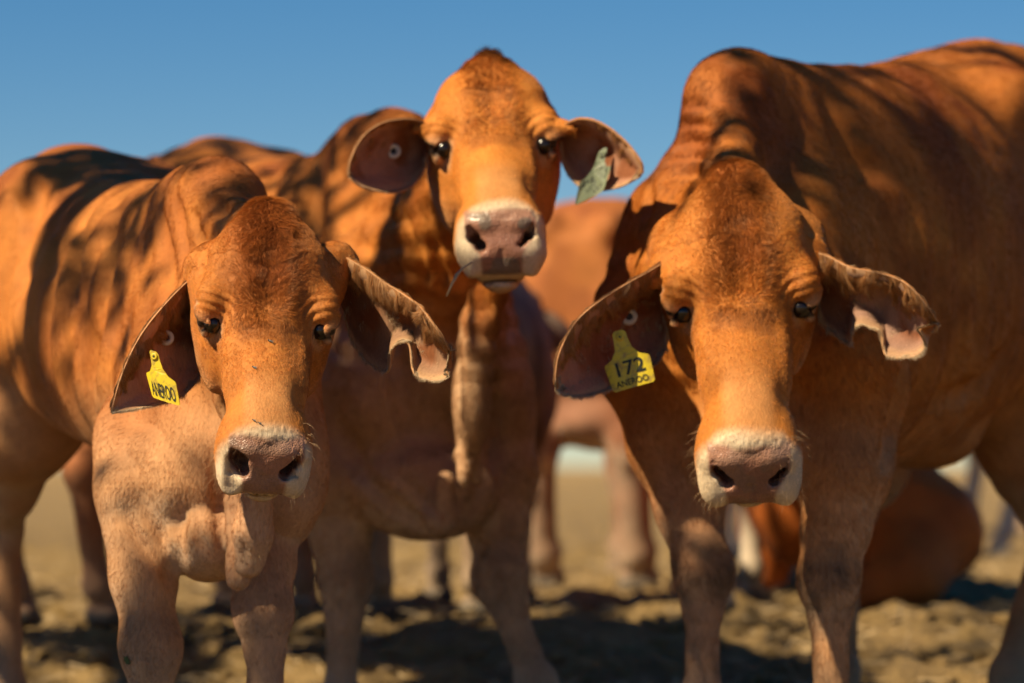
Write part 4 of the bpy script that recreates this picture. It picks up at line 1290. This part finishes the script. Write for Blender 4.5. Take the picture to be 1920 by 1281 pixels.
# ---------------------------------------------------------------- small things: straw, flies, leaf
STRAW = simple('dry_straw', (.42, .30, .16), .7); FLY = simple('fly_grey', (.10, .10, .09), .4); GLEAF = simple('green_leaf', (.05, .08, .02), .6)
def surf(s_, px, py):
    Ys = np.arange(6.0, 9.5, .003)
    Pq = np.stack([(px - CX) / F_PX * Ys, Ys, CAM_H + (HOR - py) / F_PX * Ys], 1)
    v = s_['_F'](Pq); k = np.nonzero(v < 0)[0]
    p = Pq[k[0]] if len(k) else Pq[0]
    g = s_['_F'].grad(p[None])[0]
    return p, nrm(g)
def tube(name, pts, r, mat, parent=None):
    vs, fs = [], []
    pts = [np.array(q) for q in pts]
    for i, q in enumerate(pts):
        d = nrm(pts[min(i + 1, len(pts) - 1)] - pts[max(i - 1, 0)]); x = nrm(np.cross(d, [.2, 1, .3])); y = np.cross(d, x)
        for k in range(8):
            an = k * math.pi / 4; vs.append(q + r[i] * (math.cos(an) * x + math.sin(an) * y))
    for i in range(len(pts) - 1):
        for k in range(8): fs.append((i * 8 + k, i * 8 + (k + 1) % 8, i * 8 + 8 + (k + 1) % 8, i * 8 + 8 + k))
    fs.append(tuple(range(8))[::-1]); fs.append(tuple(range(len(vs) - 8, len(vs))))
    return mesh_obj(name, np.array(vs), fs, mat, parent)
if 'mid' in sel:
    o = tube('straw', [W(885, 492, 7.06), W(868, 503, 7.04), W(857, 515, 7.03), W(848, 532, 7.02), W(837, 556, 7.01)], [.0016, .0018, .0034, .0022, .0014], STRAW)
    tag(o, 'dry straw stalk hanging from the mouth of the middle cow', 'straw')
if 'heifer' in sel:
    FL = [(507, 642, .85, 'fly on the forehead of the heifer, highest on its face'), (478, 691, .8, 'fly on the nose bridge of the heifer just below its eyes'),
          (477, 790, .6, 'fly on the nose of the heifer nearest the ear with the yellow tag'), (487, 795, .6, 'fly on the nose of the heifer, the lowest one on its face')]
    for px, py, k_, lab in FL:
        p, g = surf(heifer, px, py); r_ = empty('fly', p + g * .002); tag(r_, lab, 'fly', 'flies sitting on the face of the heifer')
        t = nrm(np.cross(g, [0.5, .2, 1])); b_ = np.cross(g, t); c0 = p + g * .0035
        for nm, off, rad, mt in (('body', 0, (.0042, .0019, .0019), FLY), ('head', .0048, (.0016, .0016, .0014), BLK)):
            bm = bmesh.new(); bmesh.ops.create_uvsphere(bm, u_segments=12, v_segments=8, radius=1)
            v = np.array([q.co[:] for q in bm.verts]); ff = [[q.index for q in fc.verts] for fc in bm.faces]; bm.free()
            v = c0 + k_ * (v[:, :1] * rad[0] * t + v[:, 1:2] * rad[1] * b_ + v[:, 2:] * rad[2] * g + off * t)
            mesh_obj(nm, v, ff, mt, r_)
        for sg in (-1, 1):
            q0 = c0 + g * .0016 * k_ + t * .002 * k_; q1 = c0 + g * .0012 * k_ - t * .0065 * k_ + b_ * sg * .0032 * k_; q2 = c0 + g * .0012 * k_ - t * .0055 * k_ + b_ * sg * .0008 * k_
            mesh_obj('wing', [q0, q1, q2, q0 + g * .0002, q1 + g * .0002, q2 + g * .0002], [(0, 1, 2), (5, 4, 3), (0, 3, 4, 1), (1, 4, 5, 2), (2, 5, 3, 0)], FLY, r_, False)
    p, g = surf(heifer, 240, 1237)
    t = nrm(np.cross(g, [.3, 1, .8])); b_ = np.cross(g, t); pr_ = [(0, .013), (.004, .008), (.009, .006), (.007, -.001), (.010, -.006), (.003, -.007), (0, -.012), (-.003, -.006), (-.009, -.005), (-.006, .001), (-.008, .006), (-.003, .007)]
    vs = [p + g * .003 + a_ * .8 * t + c_ * .8 * b_ for a_, c_ in pr_] + [p + g * .0038 + a_ * .8 * t + c_ * .8 * b_ for a_, c_ in pr_]
    o = mesh_obj('leaf', vs, [tuple(range(12)), tuple(range(12, 24))[::-1]] + [(i, (i + 1) % 12, 12 + (i + 1) % 12, 12 + i) for i in range(12)], GLEAF, None, False)
    tag(o, 'small dark green leaf stuck to the front leg of the heifer', 'leaf')

# ---------------------------------------------------------------- ground
def ground_material():
    m, nt, b = new_mat('dusty_ground')
    L = nt.links.new
    tc = N(nt, 'ShaderNodeTexCoord')
    n1 = N(nt, 'ShaderNodeTexNoise'); n1.inputs['Scale'].default_value = 1.3; n1.inputs['Detail'].default_value = 8
    n2 = N(nt, 'ShaderNodeTexNoise'); n2.inputs['Scale'].default_value = 22; n2.inputs['Detail'].default_value = 6; n2.inputs['Roughness'].default_value = .7
    L(tc.outputs['Object'], n1.inputs['Vector']); L(tc.outputs['Object'], n2.inputs['Vector'])
    cr = N(nt, 'ShaderNodeValToRGB')
    cr.color_ramp.elements[0].position = .3; cr.color_ramp.elements[0].color = (.12, .07, .028, 1)
    cr.color_ramp.elements[1].position = .7; cr.color_ramp.elements[1].color = (.52, .335, .12, 1)
    mi = N(nt, 'ShaderNodeMath', operation='ADD'); mi.inputs[1].default_value = 0
    mm = N(nt, 'ShaderNodeMix'); mm.inputs[0].default_value = .6
    L(n1.outputs[0], mm.inputs[2]); L(n2.outputs[0], mm.inputs[3])
    L(mm.outputs[0], cr.inputs[0]); L(cr.outputs[0], b.inputs['Base Color'])
    b.inputs['Roughness'].default_value = .95
    bu = N(nt, 'ShaderNodeBump'); bu.inputs['Distance'].default_value = .06; bu.inputs['Strength'].default_value = 1.0
    L(n2.outputs[0], bu.inputs['Height']); L(bu.outputs[0], b.inputs['Normal'])
    return m
GROUND = ground_material()
def build_ground():
    xs = np.concatenate([-np.geomspace(6000, 3.1, 26), np.arange(-3, 4.01, .035), np.geomspace(4.1, 6000, 26)])
    ys = np.concatenate([-np.geomspace(3000, 2, 14), np.arange(0, 8.4, .4), np.arange(8.5, 18, .035), np.geomspace(18.05, 9000, 60)])
    X, Y = np.meshgrid(xs, ys)
    P = np.stack([X.ravel(), Y.ravel(), np.zeros(X.size)], 1)
    near = sstep(60, 20, np.abs(P[:, 1])) * sstep(30, 4, np.abs(P[:, 0]))
    z = ground_z(P[:, 0], P[:, 1])
    clod = vnoise(P, 9, 1); c2 = vnoise(P, 21, 2); c3 = vnoise(P, 3, 3)
    z = z + near * (.10 * np.maximum(clod - .45, 0) + .07 * np.maximum(c2 - .5, 0) + .03 * (c3 - .5) + .05 * np.maximum(vnoise(P, 40, 5) - .6, 0)) - .01
    P[:, 2] = z
    ny, nx = X.shape
    i = np.arange(ny - 1)[:, None] * nx + np.arange(nx - 1)[None, :]
    f = np.stack([i, i + 1, i + nx + 1, i + nx], -1).reshape(-1, 4)
    o = mesh_obj('ground', P, f, GROUND)
    tag(o, kind='structure')
build_ground()
def build_clods():
    rg = np.random.default_rng(5); n = 9000
    y = 8.9 + 11 * rg.random(n) ** 1.6; x = rg.uniform(-.17, .17, n) * y * 1.1
    cl = vnoise(np.stack([x, y, 0 * x], 1), 2.2, 71)
    kp = rg.random(n) < sstep(.3, .65, cl) + .12
    x, y = x[kp], y[kp]; n = len(x)
    bm = bmesh.new(); bmesh.ops.create_icosphere(bm, subdivisions=1, radius=1)
    b = np.array([q.co[:] for q in bm.verts]); f = np.array([[q.index for q in fc.verts] for fc in bm.faces]); bm.free()
    r = .006 + .022 * rg.random(n) ** 3
    sc = rg.uniform(.6, 1.3, (n, 3)) * np.array([1.2, 1.2, .7])
    V = b[None] * (1 + .35 * rg.uniform(-1, 1, (n, len(b), 1))) * sc[:, None, :] * r[:, None, None]
    V += np.stack([x, y, ground_z(x, y) + .012 + 0 * x], 1)[:, None, :]
    F_ = (f[None] + (np.arange(n) * len(b))[:, None, None]).reshape(-1, 3)
    o = mesh_obj('clods', V.reshape(-1, 3), F_, GROUND, None, False)
    tag(o, 'dry crumbled clods of earth scattered over the yard', 'clods', kind='stuff')
build_clods()
def build_litter():
    rg = np.random.default_rng(8); n = 2600
    y = 9.0 + 9 * rg.random(n) ** 1.4; x = rg.uniform(-.16, .16, n) * y * 1.1
    a = rg.uniform(0, math.pi, n); L = rg.uniform(.01, .045, n); z = ground_z(x, y) + rg.uniform(.012, .045, n)
    d = np.stack([np.cos(a), np.sin(a), rg.normal(0, .25, n)], 1) * L[:, None]; w = np.stack([-np.sin(a), np.cos(a), 0 * a], 1) * .0022; u = np.array([0, 0, .0025])
    c = np.stack([x, y, z], 1)
    V = np.stack([c - d - w, c - d + w, c - d + u, c + d - w, c + d + w, c + d + u], 1).reshape(-1, 3)
    f = np.array([[0, 1, 4, 3], [1, 2, 5, 4], [2, 0, 3, 5]]); F_ = (f[None] + (np.arange(n) * 6)[:, None, None]).reshape(-1, 4)
    o = mesh_obj('straw_litter', V, F_, STRAW, None, False); tag(o, 'bits of dry straw littering the dusty ground', 'litter', kind='stuff')
build_litter()

# ---------------------------------------------------------------- the shade tree outside the left edge, whose leaves dapple the herd
LEAF = simple('leaf', (.07, .11, .03), .6)
BARK = simple('bark', (.16, .12, .09), .9)
def build_tree():
    hz = nrm([SUN[0], SUN[1], 0]); e1 = np.array([-hz[1], hz[0], 0]); e2 = np.cross(SUN, e1)
    if e2[2] < 0: e2 = -e2
    pr = lambda T: np.array([T @ e1, T @ e2])
    rg = np.random.default_rng(11)
    win = [(W(505, 620, 6.55), .34, .38, .97), (W(300, 640, 6.6), .10, .16, .9), (W(470, 880, 6.5), .12, .12, .95), (W(925, 290, 7.35), .31, .32, 1.0), (W(1360, 620, 6.95), .245, .42, .96),
           (W(1400, 880, 6.8), .14, .14, .95), (W(1280, 280, 7.5), .11, .26, .95), (W(230, 880, 7.0), .12, .26, .95), (W(370, 850, 6.9), .16, .16, .8), (W(1090, 560, 12.5), .30, .35, .85), (W(1690, 880, 11.1), .22, .10, .95), (W(430, 290, 9.6), .3, .10, .6), (W(870, 820, 8.0), .08, .25, .9), (W(150, 600, 7.6), .26, .25, .25), (W(900, 720, 7.9), .07, .2, .8),
           (W(640, 1150, 8.3), .07, .12, .8), (W(1130, 160, 7.2), .12, .10, .6), (W(1600, 180, 8.0), .25, .10, .5)]
    shade = [(W(200, 1200, 9.7), .35, .12), (W(620, 1190, 9.9), .3, .10), (W(1080, 1090, 11.2), .3, .08), (W(1160, 1215, 9.9), .2, .05), (W(1720, 1120, 10.8), .45, .10), (W(1450, 1240, 9.6), .25, .04), (W(1570, 430, 7.55), .30, .40), (W(1780, 560, 7.8), .5, .42), (W(1640, 700, 7.4), .28, .40), (W(720, 780, 8.2), .30, .2), (W(280, 1240, 6.95), .14, .10),
             (W(500, 1230, 7.0), .16, .2), (W(1320, 1100, 7.5), .16, .3), (W(1550, 1000, 7.35), .16, .4), (W(950, 900, 8.3), .1, .4)]
    T0_ = np.array([.2, 8.2, .8])
    base = pr(T0_)
    n = 90000
    ab = base + rg.uniform(-1, 1, (n, 2)) * np.array([4.2, 2.6])
    p3 = np.stack([ab[:, 0], ab[:, 1], np.zeros(n)], 1)
    nz = .55 * vnoise(p3, 4.2, 31) + .3 * vnoise(p3, 9.5, 32) + .15 * vnoise(p3, 2.0, 33)
    D = sstep(.50, .60, nz) * .40
    for T, rx, ry in shade:
        q = pr(T); d = np.hypot((ab[:, 0] - q[0]) / rx, (ab[:, 1] - q[1]) / ry)
        D = np.maximum(D, .9 * sstep(1.15, .85, d + .5 * (nz - .5)))
    for T, rx, ry, st in win:
        q = pr(T); d = np.hypot((ab[:, 0] - q[0]) / rx, (ab[:, 1] - q[1]) / ry)
        D = D * (1 - st * sstep(1.1, .8, d + .4 * (nz - .5)))
    edge = sstep(1.0, .75, np.hypot((ab[:, 0] - base[0]) / 4.2, (ab[:, 1] - base[1]) / 2.6))
    keep = rg.random(n) < D * edge
    ab = ab[keep]; nz = nz[keep]; n = len(ab)
    dist = 6.3 + 1.3 * (vnoise(np.stack([ab[:, 0], ab[:, 1], 0 * ab[:, 0]], 1), 1.1, 35) - .5) * 2 + rg.normal(0, .35, n)
    s0 = (T0_ @ SUN)
    C = ab[:, :1] * e1 + ab[:, 1:] * e2 + (s0 + dist)[:, None] * SUN
    # leaves: two-triangle blades, random tilt
    a = rg.normal(size=(n, 3)); a /= np.linalg.norm(a, axis=1, keepdims=True)
    b = np.cross(a, rg.normal(size=(n, 3))); b /= np.linalg.norm(b, axis=1, keepdims=True)
    L = rg.uniform(.035, .065, (n, 1)); w_ = L * .5
    V = np.stack([C - a * L, C + b * w_, C + a * L, C - b * w_], 1).reshape(-1, 3)
    Fc = np.arange(4 * n).reshape(-1, 4)
    cen = C.mean(0)
    root = empty('tree', (cen[0] - .4, cen[1] - .4, 0))
    tag(root, 'leafy shade tree outside the left of the picture whose branches dapple the cattle', 'tree')
    mesh_obj('crown', V, Fc, LEAF, root, False)
    # trunk and limbs
    base3 = np.array([cen[0] - .4, cen[1] - .4, -.1])
    segs = []
    fork = base3 + np.array([.1, .1, 2.6])
    segs.append((base3, fork, .26, .19))
    def clear(p, q):
        t = np.linspace(0, 1, 30)[:, None]; L_ = np.array(p) * (1 - t) + np.array(q) * t
        la, lb = L_ @ e1, L_ @ e2
        for T, rx, ry, st in win:
            w_ = pr(T)
            if st > .75 and (np.hypot((la - w_[0]) / (rx + .06), (lb - w_[1]) / (ry + .06)) < 1).any(): return False
        return True
    made = 0; mids = []
    for i in range(4000):
        if made > 8: break
        tgt = C[rg.integers(n)]; mid = fork * .5 + tgt * .5 + np.array([0, 0, .5])
        if clear(fork, mid) and clear(mid, tgt):
            segs.append((fork, mid, .09, .05)); segs.append((mid, tgt, .05, .015)); mids.append(mid); made += 1
    made = 0
    for i in range(4000):
        if made > 40 or not mids: break
        mid = mids[rg.integers(len(mids))]; t2 = C[rg.integers(n)]
        if np.linalg.norm(t2 - mid) < 2.4 and clear(mid, t2): segs.append((mid, t2, .022, .006)); made += 1
    print('limbs', len(segs))
    vs, fs = [], []
    for p, q, r0, r1 in segs:
        d = nrm(q - p); x = nrm(np.cross(d, [0.3, 1, .2])); y = np.cross(d, x); o_ = len(vs)
        for c_, r_ in ((p, r0), (q, r1)):
            for k in range(8):
                an = k * math.pi / 4; vs.append(c_ + r_ * (math.cos(an) * x + math.sin(an) * y))
        for k in range(8): fs.append((o_ + k, o_ + (k + 1) % 8, o_ + 8 + (k + 1) % 8, o_ + 8 + k))
    mesh_obj('trunk', np.array(vs), fs, BARK, root)
    print('leaves', n, 'centre', cen)
if not os.environ.get('NOTREE'): build_tree()
print('TOTAL', round(time.time() - T0, 1))
